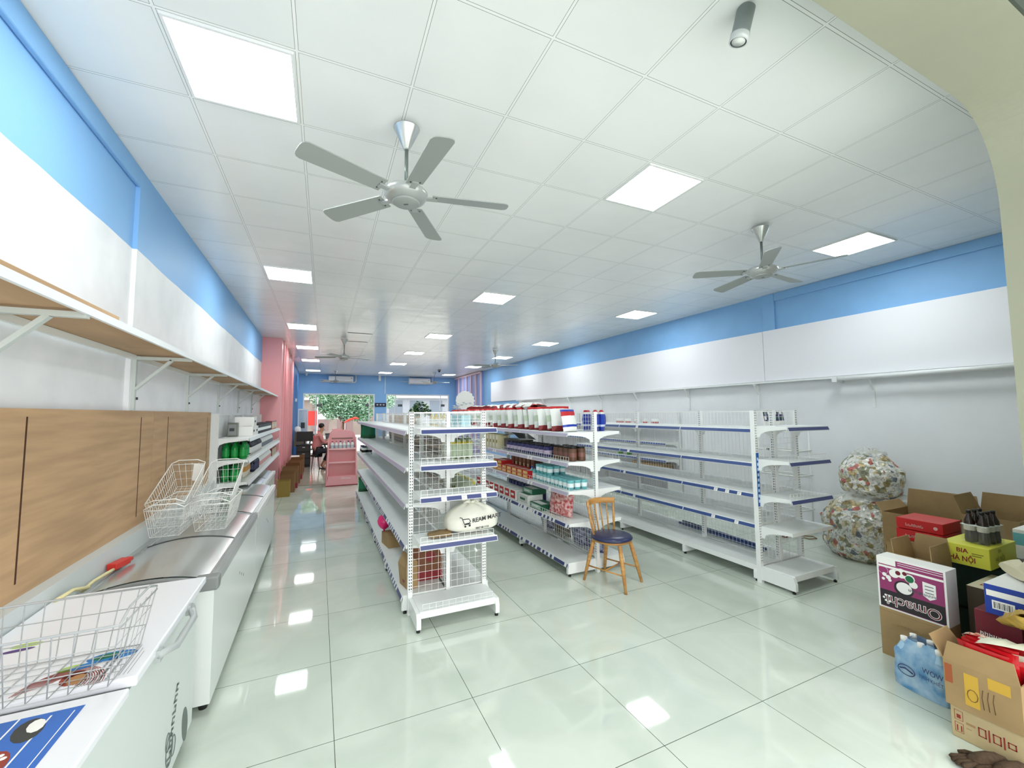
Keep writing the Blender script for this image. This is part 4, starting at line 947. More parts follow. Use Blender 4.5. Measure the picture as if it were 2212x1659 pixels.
# left wall shelving goods
GB = bottle(.045, .25).mesh('bottle', [c_('green_liquid', (18, 140, 60), .2), c_('bottle_cap_green', (12, 96, 40)), c_('green_label', (30, 160, 74))])
goods(GB, 'bottle', 'bottle', 'bright green bottle in the row on the left wall shelving', 'green bottles on the left wall shelving', [(-1.14+.1*j, 6.85+.11*k, 1.182) for k in range(3) for j in range(3)])
goods(bottle(.045, .24).mesh('bottle', [c_('black_liquid', (34, 38, 40), .2), WHP, WHP]), 'bottle', 'bottle', 'dark bottle with white label on the left wall shelving', 'dark bottles on the left wall shelving', [(-.94-.1*j, 7.35+.105*k, 1.182) for k in range(12) for j in range(2)])
goods(bottle(.04, .22).mesh('bottle', [WHP, NAV, c_('grey_label', (120, 130, 140))]), 'bottle', 'bottle', 'white bottle with dark cap on the left wall shelving', 'white bottles on the left wall shelving', [(-.94-.1*j, 8.7+.095*k, 1.182) for k in range(20) for j in range(2)])
goods(pack(.3, .25, .14).mesh('carton', [PAPER, WHP, c_('box_print_dark', (44, 50, 56))]), 'carton', 'box', 'low white box on the top left wall shelf', 'white boxes on the left wall shelving', [(-1.02, 7.5, 1.472, R(90)), (-1.02, 7.83, 1.472, R(90)), (-1.02, 7.6, 1.614, R(90))])
tag(inst(pack(.12, .12, .2).mesh('carton', [c_('grey_box', (110, 112, 100)), GREYP, DGREY]), 'carton', None, (-1.12, 7.2, 1.472)), 'small dark grey box at the start of the top left wall shelf', 'box')
goods(jar(.045, .17, 0, 0, 0).mesh('jar', [c_('jar_dark', (48, 56, 60)), BLACK, WHP]), 'jar', 'jar', 'dark jar with a white label on the top left wall shelf', 'dark jars on the left wall shelving', [(-.94-.1*j, 8.15+.11*k, 1.472) for k in range(18) for j in range(2)])
goods(pack(.11, .12, .18).mesh('carton', [DRED, CREAM, WHP]), 'carton', 'box', 'dark red box at the far end of the left wall shelving', 'dark red boxes on the left wall shelving', [(-.96, 10.3+.13*k, 1.472, R(90)) for k in range(8)]+[(-.96, 10.5+.13*k, .882, R(90)) for k in range(7)])
goods(pillow('b', .26, .24, .1, None, [(0, 0), (.3, 1), (.55, 0)], seed=14).mesh('bag', [c_('cream_pouch', (232, 224, 204), .35), c_('orange_pouch', (206, 150, 70))]), 'bag', 'bag', 'cream and orange pouch on the lower left wall shelf', 'pouches on the left wall shelving', [(-.98, 7.3+.16*k, .882, R(90), R(-8)) for k in range(3)])
goods(bottle(.05, .24).mesh('bottle', [c_('navy_bottle', (26, 30, 54), .15), BLACK, c_('navy_label', (60, 64, 96))]), 'bottle', 'bottle', 'large dark bottle on the lower left wall shelf', 'large dark bottles on the left wall shelving', [(-.95-.11*j, 7.85+.115*k, .882) for k in range(5) for j in range(2)])
goods(bottle(.04, .2).mesh('bottle', [WHP, RED, c_('pink_label', (226, 170, 170))]), 'bottle', 'bottle', 'white bottle with red cap on the lower left wall shelf', 'white and red bottles on the left wall shelving', [(-.94-.09*j, 8.55+.1*k, .882) for k in range(18) for j in range(2)])
goods(GB, 'bottle', 'bottle', 'green bottle on the lower left wall shelf behind the basket', 'green bottles on the lower left wall shelf', [(-1.14+.1*j, 6.85+.11*k, .882) for k in range(3) for j in range(2)])
# ------------------------------------------------------------------ wooden chair
def chair():
    t = thing('wooden_chair', 'pale wooden spindle-back chair with a round navy padded seat', 'chair', (2.85, 3.655, 0), R(10))
    WD = mat('beech_wood', (206, 158, 92), .4, var=.25, scale=5, stretch=(1, 1, 6), var2=(176, 124, 66))
    b = B(); b.lathe([(.05, .425), (.19, .43), (.205, .44), (.20, .452)], 32); b.ob('seat_base', WD, t)
    b = B(); b.lathe([(.195, .452), (.215, .462), (.216, .474), (.20, .49), (.12, .499), (.0, .501)], 40, cap=False); b.ob('seat_cushion', mat('navy_vinyl', (40, 46, 84), .3, spec=.6), t)
    for x, y in ((-.205, .215), (.155, .255), (.245, -.18), (-.13, -.285)):
        # four splayed legs, thicker at mid height
        B().tube([(x*.62, y*.62, .43), (x*.78, y*.78, .26), (x, y, 0)], [.019, .022, .014], 10).ob('leg', WD, t)
    s = B(); f = .86
    A, C_, D_, E_ = [Vector((x*f, y*f, .155)) for x, y in ((-.205, .215), (.155, .255), (.245, -.18), (-.13, -.285))]
    s.tube([A, E_], [.008, .008], 8); s.tube([C_, D_], [.008, .008], 8); s.tube([(A+E_)/2, (C_+D_)/2], .008, 8)
    s.ob('stretcher', WD, t)
    # steam-bent top rail
    r = B(); n = 18; vs = []
    pts = []
    for k in range(n+1):
        a = R(28)+R(124)*k/n; pts.append((.235*math.cos(a)*1.0, .215*math.sin(a)+.03, .80-.0*k))
    for p in pts:
        d = Vector((p[0], p[1]-.0, 0)).normalized(); 
        for (o, z) in ((-.011, -.03), (.011, -.03), (.014, .0), (.011, .03), (-.011, .03)): vs.append((p[0]+d.x*o, p[1]+d.y*o, p[2]+z))
    fs = [(k*5+j, k*5+(j+1) % 5, (k+1)*5+(j+1) % 5, (k+1)*5+j) for k in range(n) for j in range(5)]+[(4, 3, 2, 1, 0), tuple(n*5+j for j in range(5))]
    bevel(r.add(vs, fs, 0, True).ob('top_rail', WD, t), .004)
    for k in range(7):
        a = R(33)+R(114)*k/6; r_ = .0085 if 0 < k < 6 else .013
        B().tube([(.18*math.cos(a), .17*math.sin(a)+.005, .45), (.21*math.cos(a), .19*math.sin(a)+.02, .62), (.235*math.cos(a), .215*math.sin(a)+.03, .79)], [r_*.8, r_, r_*.8], 8).ob('spindle', WD, t)
chair()

# ------------------------------------------------------------------ sacks of wrappers
def sack(loc, rx, ry, h, seed, label, top=True):
    t = thing('plastic_sack', label, 'sack', loc, 0, 'clear sacks of wrappers by the right wall')
    b = B(); n, k = 48, 30; vs = []; sd = Vector((seed*7.3, 0, 0))
    for j in range(k+1):
        v = j/k; z = h*v; pr = (min(1, (v+.16)*3.2)**.4)*(max(.0, 1-max(0, v-.6)/.4)**.4 if v > .6 else 1)
        pr = max(pr, .08)
        for i in range(n):
            a = 2*PI*i/n; p = Vector((math.cos(a), math.sin(a), 0)); q = Vector((p.x*rx, p.y*ry, z))
            d = mnoise.noise(q*6+sd)*.09+mnoise.noise(q*14+sd)*.06
            vs.append((p.x*rx*pr*(1+d), p.y*ry*pr*(1+d), z+(.02*mnoise.noise(q*9+sd) if j > 0 else 0)))
    b.add(vs, [(j*n+i, j*n+(i+1) % n, (j+1)*n+(i+1) % n, (j+1)*n+i) for j in range(k) for i in range(n)]+[tuple(range(n-1, -1, -1)), tuple(k*n+i for i in range(n))], 0, True)
    b.ob('filled_sack', trash_mat(), t)
    CL = mat('clear_film', (236, 240, 236), .15, alpha=.38, spec=.8, bump=.6, bscale=12)
    b = B(); vs = []; k = 6
    for j in range(k+1):
        v = j/k
        for i in range(n):
            a = 2*PI*i/n; p = Vector((math.cos(a), math.sin(a), v*2)); r = (.62-.42*v)*(1+.35*mnoise.noise(p*2.4+sd))
            vs.append((math.cos(a)*rx*r, math.sin(a)*ry*r, h*(.93+.13*v)+.04*mnoise.noise(p*3+sd)))
    b.add(vs, [(j*n+i, j*n+(i+1) % n, (j+1)*n+(i+1) % n, (j+1)*n+i) for j in range(k) for i in range(n)], 0, True); b.ob('gathered_film', CL, t)
    return t
sack((6.08, 2.93, 0), .33, .40, .76, 1, 'large clear sack of crumpled wrappers standing on the floor by the right wall')
sack((6.20, 2.86, .735), .27, .31, .54, 4, 'clear sack of wrappers on top of the floor-standing sack')
t = thing('plastic_film', 'loose clear plastic film beside the sacks', 'plastic film', (6.35, 2.45, .68))
b = B(); vs = []; n = 14
for j in range(n+1):
    for i in range(n+1):
        x, y = -.22+.44*i/n, -.22+.44*j/n; r = math.hypot(x, y)/.3; vs.append((x, y, .1*max(0, 1-r*r)+.06*mnoise.noise(Vector((x*9, y*9, 2)))))
b.add(vs, [(j*(n+1)+i, j*(n+1)+i+1, (j+1)*(n+1)+i+1, (j+1)*(n+1)+i) for j in range(n) for i in range(n)], 0, True); b.ob('film', mat('clear_film'), t)
tag(B().tube([(6.06, 3.84, .012), (6.13, 3.80, .012), (6.2, 3.74, .008), (6.32, 3.76, .008), (6.40, 3.68, .008), (6.34, 3.60, .008), (6.22, 3.63, .008), (6.2, 3.74, .012)], .007, 6).box(6.0, 6.06, 3.82, 3.88, 0, .04, 1).ob('cable', [mat('tan_cable', (150, 120, 80), .5), mat('red_brown_plug', (130, 52, 36), .5)]), 'coiled tan cable with a reddish plug on the floor beyond the empty run', 'cable')

# ------------------------------------------------------------------ cartons and goods piled at the right
def carton(label, x0, x1, y0, y1, z0, z1, mats=None, name='carton', tape=True, draw=None, group=None):
    t = thing(name, label, 'carton', ((x0+x1)/2, (y0+y1)/2, z0), 0, group)
    hx, hy, h = (x1-x0)/2, (y1-y0)/2, z1-z0; b = B(); b.box(-hx, hx, -hy, hy, 0, h, 0)
    if draw: draw(b, hx, hy, h)
    bevel(b.ob('box', mats or [CARD], t), .003, 1)
    if tape: B().box(-hx-.001, hx+.001, -.02, .02, h, h+.001).ob('tape', mat('packing_tape', (196, 176, 130), .25), t)
    return t
MAG = mat('magenta_print', (150, 56, 108), .45); CHAR = mat('charcoal_print', (44, 38, 44), .45); GRP = mat('leaf_print', (30, 110, 70), .5); MRN = mat('maroon_print', (104, 24, 40), .5)
carton('plain brown carton under the magenta noodle carton, standing on the floor', 3.81, 3.965, 1.375, 1.755, 0, .338, [CARD, mat('card_emboss', (150, 124, 84), .8)], tape=False,
       draw=lambda b, hx, hy, h: (b.box(-hx-.0012, -hx, -hy, hy, h*.93, h*.94, 1), b.box(-hx-.0012, -hx, -hy, hy, h*.35, h*.36, 1), b.scrawl((-hx-.001, hy-.1, h*.66), (0, -1, 0), (0, 0, 1), .18, .03, 1, 9)))
def omachi(b, hx, hy, h):
    X = -hx-.0012; L_ = 2*hy
    def r(u0, u1, z0, z1, m, d=0): b.quad((X-d, hy-u0*L_, z0*h), (X-d, hy-u1*L_, z0*h), (X-d, hy-u1*L_, z1*h), (X-d, hy-u0*L_, z1*h), m)
    r(.03, .97, .03, .97, 1); r(.035, .965, .04, .36, 2, .0004); r(.03, .97, .80, .84, 0, .0004); r(.03, .3, .86, .97, 0, .0004); r(.33, .97, .895, .905, 0, .0006); r(.33, .97, .935, .945, 0, .0006)
    # upside-down name, as the carton stands on its head
    b.text('Omachi', .096, (X-.0012, -hy+.03, h*.26), (0, 1, 0), (0, 0, -1), 0, bold=.03); b.text('Omachi', .096, (X-.0018, -hy+.03, h*.26), (0, 1, 0), (0, 0, -1), 4, bold=-.006)
    for k in range(6): a = k*PI/3; b.disc((X-.001, hy-.055+.022*math.cos(a), h*.20+.022*math.sin(a)), (0, 1, 0), (0, 0, 1), .008, 0, 8)
    # bowl and food drawing
    b.disc((X-.001, hy-.40*L_, h*.47), (0, 1, 0), (0, 0, 1), .055, 2, 20); b.disc((X-.0014, hy-.41*L_, h*.485), (0, 1, 0), (0, 0, 1), .045, 0, 20, .04)
    for q, (u, z, rr, m) in enumerate(((.27, .72, .035, 0), (.38, .76, .04, 0), (.5, .70, .035, 0), (.55, .6, .028, 0), (.33, .75, .018, 4), (.43, .77, .016, 4), (.5, .69, .028, 3), (.12, .66, .016, 0), (.18, .62, .018, 0), (.1, .57, .012, 0), (.2, .57, .013, 0))):
        b.disc((X-.0016-.0002*q, hy-u*L_, h*z), (0, 1, 0), (0, 0, 1), rr*.85, m, 12)
    b.tube([(X-.0014, hy-.1*L_+.03*math.cos(k*PI/8), h*.74+.026*math.sin(k*PI/8)) for k in range(16)], .0012, 4, 0, closed=True)
    b.add([(X-.0014, hy-.68*L_, h*.72), (X-.0014, hy-.86*L_, h*.70), (X-.0014, hy-.86*L_, h*.46), (X-.0014, hy-.77*L_, h*.40), (X-.0014, hy-.68*L_, h*.46)], [(0, 1, 2, 3, 4)], 0)
    for k in range(3): b.quad((X-.0018, hy-.71*L_, h*(.64-.06*k)), (X-.0018, hy-.83*L_, h*(.64-.06*k)), (X-.0018, hy-.83*L_, h*(.655-.06*k)), (X-.0018, hy-.71*L_, h*(.655-.06*k)), 5)
    b.scrawl((X-.002, -hy+.055, h*.50), (0, 1, 0), (0, 0, -1), .15, .02, 5, 9)
    b.quad((hx*.2, -hy-.001, h*.7), (hx*.9, -hy-.001, h*.7), (hx*.9, -hy-.001, h*.85), (hx*.2, -hy-.001, h*.85), 0)
carton('white and magenta noodle carton standing upside down on the brown carton', 3.81, 3.965, 1.375, 1.755, .338, .702, [PAPER, MAG, CHAR, GRP, MRN, mat('grey_print')], name='noodle_carton', tape=False, draw=omachi)
def open_box(label, x0, x1, y0, y1, z0, z1, flaps, m=None, fill=None, name='open_carton', draw=None, extra=()):
    t = thing(name, label, 'carton', ((x0+x1)/2, (y0+y1)/2, z0)); hx, hy, h = (x1-x0)/2, (y1-y0)/2, z1-z0; T = .005; b = B()
    b.box(-hx, hx, -hy, hy, 0, T); b.box(-hx, -hx+T, -hy, hy, T, h); b.box(hx-T, hx, -hy, hy, T, h); b.box(-hx+T, hx-T, -hy, -hy+T, T, h); b.box(-hx+T, hx-T, hy-T, hy, T, h)
    if draw: draw(b, hx, hy, h)
    b.ob('box', (m or [CARD])+list(extra), t)
    for sd, ln, ang in flaps:      # ang: degrees above horizontal outward
        f = B(); c, s = math.cos(R(ang))*ln, math.sin(R(ang))*ln
        E = {'-x': [(-hx, -hy, h), (-hx, hy, h), (-hx-c, hy-.02, h+s), (-hx-c, -hy+.02, h+s)], '+x': [(hx, -hy, h), (hx, hy, h), (hx+c, hy-.02, h+s), (hx+c, -hy+.02, h+s)],
             '-y': [(-hx, -hy, h), (hx, -hy, h), (hx-.02, -hy-c, h+s), (-hx+.02, -hy-c, h+s)], '+y': [(-hx, hy, h), (hx, hy, h), (hx-.02, hy+c, h+s), (-hx+.02, hy+c, h+s)]}[sd]
        d = {'-x': (T, 0, 0), '+x': (-T, 0, 0), '-y': (0, T, 0), '+y': (0, -T, 0)}[sd]
        f.add(E+[tuple(Vector(p)+Vector(d)+Vector((0, 0, -.001))) for p in E], [(0, 1, 2, 3), (7, 6, 5, 4), (0, 4, 5, 1), (1, 5, 6, 2), (2, 6, 7, 3), (3, 7, 4, 0)])
        f.ob('flap', m or [CARD], t)
    return t
open_box('open brown carton with raised flaps right behind the magenta noodle carton', 3.975, 4.27, 1.50, 1.72, 0, .68, [('-y', .12, 96), ('+x', .14, 85), ('+y', .12, 80), ('-x', .03, 60)])
tag(B().box(4.0, 4.24, 1.53, 1.69, .60, .635).ob('carton_insert', CARD2), 'pale card sheet lying inside the open carton behind the noodle carton', 'card sheet')
carton('dark carton with a cream top and red writing, beside the noodle carton', 3.99, 4.40, 1.02, 1.34, .2, .60, [mat('dark_brown_carton', (78, 66, 50), .7), mat('cream_top', (214, 206, 176), .6), RED, mat('blue_black_band', (46, 52, 74), .5)], tape=False,
       draw=lambda b, hx, hy, h: (b.rect((-hx, -hy, h+.001), (1, 0, 0), (0, 1, 0), 2*hx, 2*hy, 1), b.rect((-hx, -hy, h+.0016), (1, 0, 0), (0, 1, 0), 2*hx, .07, 3), b.scrawl((-hx+.08, hy-.04, h+.002), (0, -1, 0), (1, 0, 0), .2, .05, 2, 7), b.scrawl((-hx+.16, hy-.04, h+.002), (0, -1, 0), (1, 0, 0), .22, .045, 2, 8)))
carton('dark brown carton at the bottom of the pile behind the noodle cartons', 3.99, 4.40, 1.0, 1.36, 0, .2, [mat('dark_brown_carton')], tape=False)
def beer(b, hx, hy, h):
    X = -hx-.001
    b.text('BIA', .042, (X, hy-.085, h*.62), (0, -1, 0), (0, 0, 1), 1, bold=.02); b.text('HÀ NỘI', .05, (X, hy-.045, h*.2), (0, -1, 0), (0, 0, 1), 1, sx=.8, bold=.02)
    b.rect((X, -hy+.09, h*.62), (0, -1, 0), (0, 0, 1), .06, .006, 2); b.rect((X, -hy+.09, h*.52), (0, -1, 0), (0, 0, 1), .05, .006, 2)
    b.text('HÀ NỘI', .05, (-hx+.09, -hy-.001, h*.3), (1, 0, 0), (0, 0, 1), 2, sx=.9); b.text('BIA', .035, (-hx+.14, -hy-.001, h*.72), (1, 0, 0), (0, 0, 1), 2)
    b.rect((-hx+.1, 0, h+.001), (0, -1, 0), (1, 0, 0), .1, .02, 2)
carton('yellow beer carton with red lettering, on the dark green crate', 4.28, 4.74, 1.305, 1.56, .655, .80, [mat('beer_yellow', (222, 220, 78), .45), DRED, mat('olive_ink', (124, 116, 40), .5)], name='beer_carton', tape=False, draw=beer)
t = thing('bottle_crate', 'dark green crate under the yellow beer carton', 'crate', (4.58, 1.34, 0)); b = B()
for z0, z1 in ((0, .3), (.32, .64)):
    b.box(-.17, .32, -.22, .23, z0, z1, 0)
    for k in range(6): b.box(-.14+.076*k, -.10+.076*k, -.222, -.22, z0+.04, z1-.04, 1)
b.ob('crate', [mat('crate_green', (26, 52, 44), .5), mat('crate_dark', (14, 24, 22), .6)], t)
# shrink-wrapped cola bottles
t = thing('bottle_pack', 'shrink-wrapped pack of dark cola bottles on top of the yellow beer carton', 'drinks pack', (4.50, 1.40, .80), R(-6))
for i in range(3):
    for j in range(2):
        o = B(); o.lathe([(.03, .0), (.032, .02), (.027, .08), (.032, .13), (.03, .155), (.012, .20), (.011, .215)], 14, 0); o.lathe([(.0325, .125), (.0325, .09), (.029, .085)], 14, 2, cap=False); o.lathe([(.0135, .21), (.0135, .228), (.01, .23)], 12, 1)
        o.ob('bottle', [mat('cola', (40, 24, 14), .08, spec=.7), BLACK, mat('cola_label', (210, 206, 196), .4)], t, (-.07+.07*i, -.036+.072*j, .001))
b = B(); b.box(-.106, .106, -.07, .07, 0.0005, .125); b.ob('film', mat('shrink_film', (226, 230, 224), .12, alpha=.1, spec=.8), t)
t2 = B(); t2.box(-.107, .107, -.0712, .0712, .126, .131); t2.ob('film_edge', WHP, t)
for z, l in ((.575, 'red carton in the middle of the pile, under another red one'), (.675, 'glossy red carton lying on top of another red one')):
    carton(l, 5.0+.01*(z > .6), 5.36, 1.80, 2.13, z, z+.095, [mat('gloss_red', (206, 30, 34), .3), mat('pink_letter', (236, 190, 180), .5)], tape=False, draw=lambda b, hx, hy, h: (b.scrawl((-hx-.001, hy-.07, h*.3), (0, -1, 0), (0, 0, 1), .13, .03, 1, 6), b.disc((-hx-.001, -hy+.05, h*.5), (0, 1, 0), (0, 0, 1), .015, 1)))
carton('brown carton under the two red cartons', 4.98, 5.38, 1.78, 2.15, 0, .573, tape=False)
open_box('long brown carton with one tall flap behind the red cartons', 5.42, 5.95, 1.85, 2.42, 0, .72, [('+x', .2, 88), ('-y', .08, 60), ('+y', .1, 50)])
open_box('brown carton with an open flap between the sacks and the red cartons', 4.60, 4.94, 1.62, 2.04, 0, .48, [('-x', .15, 80), ('+y', .1, 80)])
open_box('tall brown carton with a pointed flap at the far right of the pile', 5.2, 5.6, 1.40, 1.74, 0, .86, [('+y', .16, 70), ('+x', .16, 88)])
carton('white carton with a teal band at the right edge of the pile', 4.9, 5.3, 1.18, 1.36, 0, .86, [PAPER, TEAL], tape=False, draw=lambda b, hx, hy, h: b.box(-hx-.001, hx+.001, -hy-.001, hy+.001, h*.86, h*.97, 1))
# blue and white carton, with cartons under it
carton('dark maroon carton under the blue and white carton', 3.62, 3.96, 1.0, 1.19, .3, .585, [MRN, PAPER], tape=False, draw=lambda b, hx, hy, h: (b.rect((-hx-.001, hy-.02, h*.1), (0, -1, 0), (0, 0, 1), .1, .04, 1), b.scrawl((-hx-.001, hy-.02, h*.5), (0, -1, 0), (0, 0, 1), .09, .025, 1, 5)))
carton('brown carton standing on the floor under the maroon carton', 3.62, 3.98, .98, 1.2, 0, .298, tape=False)
def bluebox(b, hx, hy, h):
    X = -hx-.001
    b.rect((-hx, -hy, h+.001), (1, 0, 0), (0, 1, 0), 2*hx, 2*hy, 1); b.rect((X, hy-.01, h*.62), (0, -1, 0), (0, 0, 1), 2*hy-.02, h*.2, 1); b.rect((X, hy-.03, h*.2), (0, -1, 0), (0, 0, 1), .09, .05, 1)
    for k in range(12): b.rect((X-.0004, hy-.037-.0065*k, h*.24), (0, -1, 0), (0, 0, 1), .002+.002*(k % 3 == 0), .035, 2)
carton('blue and white carton with a striped label near the right edge of the pile', 3.60, 3.98, .95, 1.135, .587, .755, [mat('royal_blue', (34, 64, 160), .4), PAPER, BLACK], tape=False, draw=bluebox)
me = pillow('b', .26, .2, .09, None, [(0, 0), (.35, 1), (.6, 0)], seed=21, crease=.014).mesh('cloth_bag', [mat('cream_cloth', (218, 210, 180), .7), mat('ink_dark', (60, 54, 46), .7)])
tag(inst(me, 'bag', None, (3.83, 1.08, .80), (R(80), 0, R(40))), 'crumpled cream bag lying on the blue and white carton', 'bag')
me = pillow('b', .2, .2, .08, None, [(0, 0)], seed=22, crease=.014).mesh('snack_bag', [mat('gold_snack', (206, 170, 76), .35, var=.3, scale=14)])
tag(inst(me, 'snack_bag', None, (3.55, .985, .60), (R(60), 0, R(-50))), 'golden snack bag hanging over the edge of the blue carton', 'bag')
# open carton of red packets with bags behind, on the printed carton
def korean(b, hx, hy, h):
    X = -hx-.001; z0 = h*.38
    def sq(y, z, w_, hh, m=1): b.rect((X, y, z), (0, -1, 0), (0, 0, 1), w_, hh, m)
    def ring(y, z, w_, hh, t_=.005): sq(y, z, w_, t_); sq(y, z+hh-t_, w_, t_); sq(y, z, t_, hh); sq(y-w_+t_, z, t_, hh)
    ring(hy-.015, h*.58, .034, .05, .002); sq(hy-.024, h*.64, .016, .02); ring(hy-.015, h*.2, .034, .05, .002); sq(hy-.022, h*.24, .005, .03); sq(hy-.038, h*.24, .005, .03)
    ring(hy-.105, z0, .03, .045); sq(hy-.142, z0-.008, .006, .06); ring(hy-.158, z0, .03, .045); sq(hy-.195, z0-.008, .006, .06); ring(hy-.21, z0+.01, .03, .03)
    sq(hy-.06, h*.55, .035, .012, 2); sq(hy-.06, h*.42, .02, .004, 2)
carton('pale carton with red printed symbols on the floor at the lower right', 3.20, 3.445, .905, 1.178, 0, .165, [CARD2, mat('red_brown_ink', (150, 50, 40), .6), mat('tan_ink', (166, 134, 92), .7)], tape=False, draw=korean)
def fruitbox(b, hx, hy, h):
    X = -hx-.001
    b.rect((X, hy-.005, h*.5), (0, -1, 0), (0, 0, 1), .03, h*.42, 2); b.rect((X, hy-.08, h*.15), (0, -1, 0), (0, 0, 1), .055, h*.7, 1); b.rect((X, hy-.17, h*.7), (0, -1, 0), (0, 0, 1), .08, h*.24, 1)
    for k in range(3): b.tube([(X, hy-.15-.02*k, h*.2), (X, hy-.145-.02*k, h*.45), (X, hy-.15-.02*k, h*.62)], .0015, 4, 3)
    b.tube([(X-.001, hy-.11+.02*math.cos(a*PI/5), h*.4+.03*math.sin(a*PI/5)) for a in range(10)], .0015, 4, 3, closed=True)
open_box('open brown carton full of red packets on the printed carton', 3.19, 3.445, .905, 1.19, .167, .40, [('+y', .115, 58), ('-x', .10, 96)], draw=fruitbox, extra=[mat('mustard_print', (204, 164, 60), .6), mat('rust_print', (160, 86, 50), .6), mat('brown_ink', (100, 74, 46), .7)])
me = pillow('b', .2, .22, .05, None, [(0, 0)], seed=31, crease=.006).mesh('packet', [mat('ruby_film', (196, 24, 34), .22, spec=.7)])
for k in range(4): tag(inst(me, 'packet', None, (3.25+.052*k, 1.04, .30), (R(-6), 0, R(84+3*k))), 'shiny red packet standing in the open carton at the lower right', 'packet', 'red packets in the open carton')
me = pillow('b', .26, .24, .1, None, [(0, 0), (.3, 1), (.42, 0)], seed=33, crease=.012).mesh('bag', [mat('cream_cloth'), mat('ink_dark')])
t = thing('cloth_bag', 'cream bag with bold dark letters lying behind the red packets', 'bag', (3.54, 1.06, .43), rot=(R(70), 0, R(-62)))
inst(pillow('b', .30, .26, .09, None, [(0, 0)], seed=34, crease=.010).mesh('bag', [mat('pale_green_cloth', (224, 226, 204), .6)]), 'bag', t)
B().text('MA', .1, (-.1, -.052, .09), (1, 0, 0), (0, 0, 1), 0, bold=.05).ob('lettering', mat('ink_dark'), t)
carton('brown carton standing behind the open carton of red packets', 3.455, 3.60, .91, 1.20, 0, .40, tape=False)
me = pillow('b', .14, .16, .06, None, [(0, 0)], seed=35, crease=.01).mesh('snack_bag', [mat('orange_white_print', (214, 130, 90), .35, var=.6, scale=30, var2=(236, 226, 210))])
tag(inst(me, 'snack_bag', None, (3.50, 1.14, .43), (R(60), 0, R(-70))), 'small orange and white packet wedged behind the red packets', 'packet')
# water bottles in blue film
t = thing('water_pack', 'blue shrink-wrapped pack of small water bottles on the floor', 'drinks pack', (3.545, 1.40, 0), R(-8))
for i in range(2):
    for j in range(3):
        o = B(); o.lathe([(.04, 0), (.042, .01), (.042, .2), (.036, .235), (.018, .27), (.016, .285)], 12, 0); o.lathe([(.018, .275), (.018, .3), (.012, .302)], 10, 1)
        o.ob('bottle', [mat('water_plastic', (170, 206, 232), .1, spec=.7), PAPER], t, (-.045+.09*i, -.09+.09*j, .003))
b = B(); n = 40; k = 14; vs = []
for j in range(k+1):
    v = j/k
    for i in range(n):
        a = 2*PI*i/n; e = lambda q: abs(q)**.35*math.copysign(1, q)
        w_ = 1+.05*mnoise.noise(Vector((3*math.cos(a), 3*math.sin(a), v*5))); s_ = 1-.45*max(0, v-.7)/.3
        vs.append((.094*e(math.cos(a))*w_*s_, .142*e(math.sin(a))*w_*s_, .002+.30*v+.012*mnoise.noise(Vector((4*math.cos(a), 4*math.sin(a), 9)))*(v > .1)))
b.add(vs, [(j*n+i, j*n+(i+1) % n, (j+1)*n+(i+1) % n, (j+1)*n+i) for j in range(k) for i in range(n)], 0, True)
b.ob('wrap', mat('blue_wrap', (84, 152, 206), .2, alpha=.82, spec=.8, var=.5, scale=10, var2=(190, 220, 240)), t)
p = B(); X = -.1035
p.text('WOW', .045, (X, -.03, .155), (0, -1, 0), (0, 0, 1), 0, sx=.8); p.text('TINH KHIẾT', .03, (X, -.01, .115), (0, -1, 0), (0, 0, 1), 0, sx=.75)
p.tube([(X, .055+.045*math.cos(q*PI/8), .12+.03*math.sin(q*PI/8)) for q in range(16)], .0025, 4, 0, closed=True); p.tube([(X, .09, .12), (X, .06, .13), (X, .02, .115)], .004, 4)
p.ob('lettering', mat('deep_navy_ink', (40, 52, 110), .5), t)
# brown knitted gloves / slippers on the floor
def slipper(loc, rz, label):
    t = thing('glove', label, 'glove', loc, rz, 'brown fabric gloves on the floor')
    b = B(); b.tube([(0, 0, .02), (.04, 0, .024), (.09, .0, .026), (.14, 0, .024), (.17, 0, .02)], [.018, .034, .038, .036, .026], 12)
    for k in range(4): b.tube([(.015, -.024+.016*k, .024), (-.05, -.03+.02*k, .022), (-.075+.01*abs(k-1.5), -.032+.021*k, .016)], [.011, .011, .008], 8)
    b.tube([(.08, .03, .022), (.04, .055, .022), (.01, .062, .018)], [.013, .012, .009], 8)
    b.ob('knit', mat('brown_knit', (82, 64, 46), .9, var=.4, scale=60, bump=.5, bscale=150), t)
slipper((3.0, 1.05, 0), R(-28), 'dark brown knitted glove on the floor in front of the printed carton')
slipper((3.02, .965, 0), R(-22), 'second brown knitted glove, nearer the viewer at the bottom edge')

# ------------------------------------------------------------------ pink display stand and far end
t = thing('display_stand', 'pink tapered display stand with rounded shoulders and a shelf of white bottles', 'display stand', (.565, 11.40, 0))
prof = [(-.375, 0), (.375, 0), (.375, .26), (.345, .95), (.315, 1.22), (.29, 1.30), (.24, 1.36), (.16, 1.38), (-.16, 1.38), (-.24, 1.36), (-.29, 1.30), (-.315, 1.22), (-.345, .95), (-.375, .26)]
b = B(); b.prism(prof, .18, .5, 'y')
for s in (-1, 1):
    b.add([(s*.375, 0, 0), (s*.375, .18, 0), (s*.335, .18, 1.2), (s*.335, .10, 1.2), (s*.35, 0, .3)], [(0, 1, 2, 3, 4)]); b.add([(s*.345, 0, 0), (s*.345, .18, 0), (s*.305, .18, 1.2), (s*.305, .10, 1.2), (s*.32, 0, .3)], [(4, 3, 2, 1, 0)])
    b.quad((s*.375, 0, 0), (s*.35, 0, .3), (s*.32, 0, .3), (s*.345, 0, 0)); b.quad((s*.35, 0, .3), (s*.335, .10, 1.2), (s*.305, .10, 1.2), (s*.32, 0, .3))
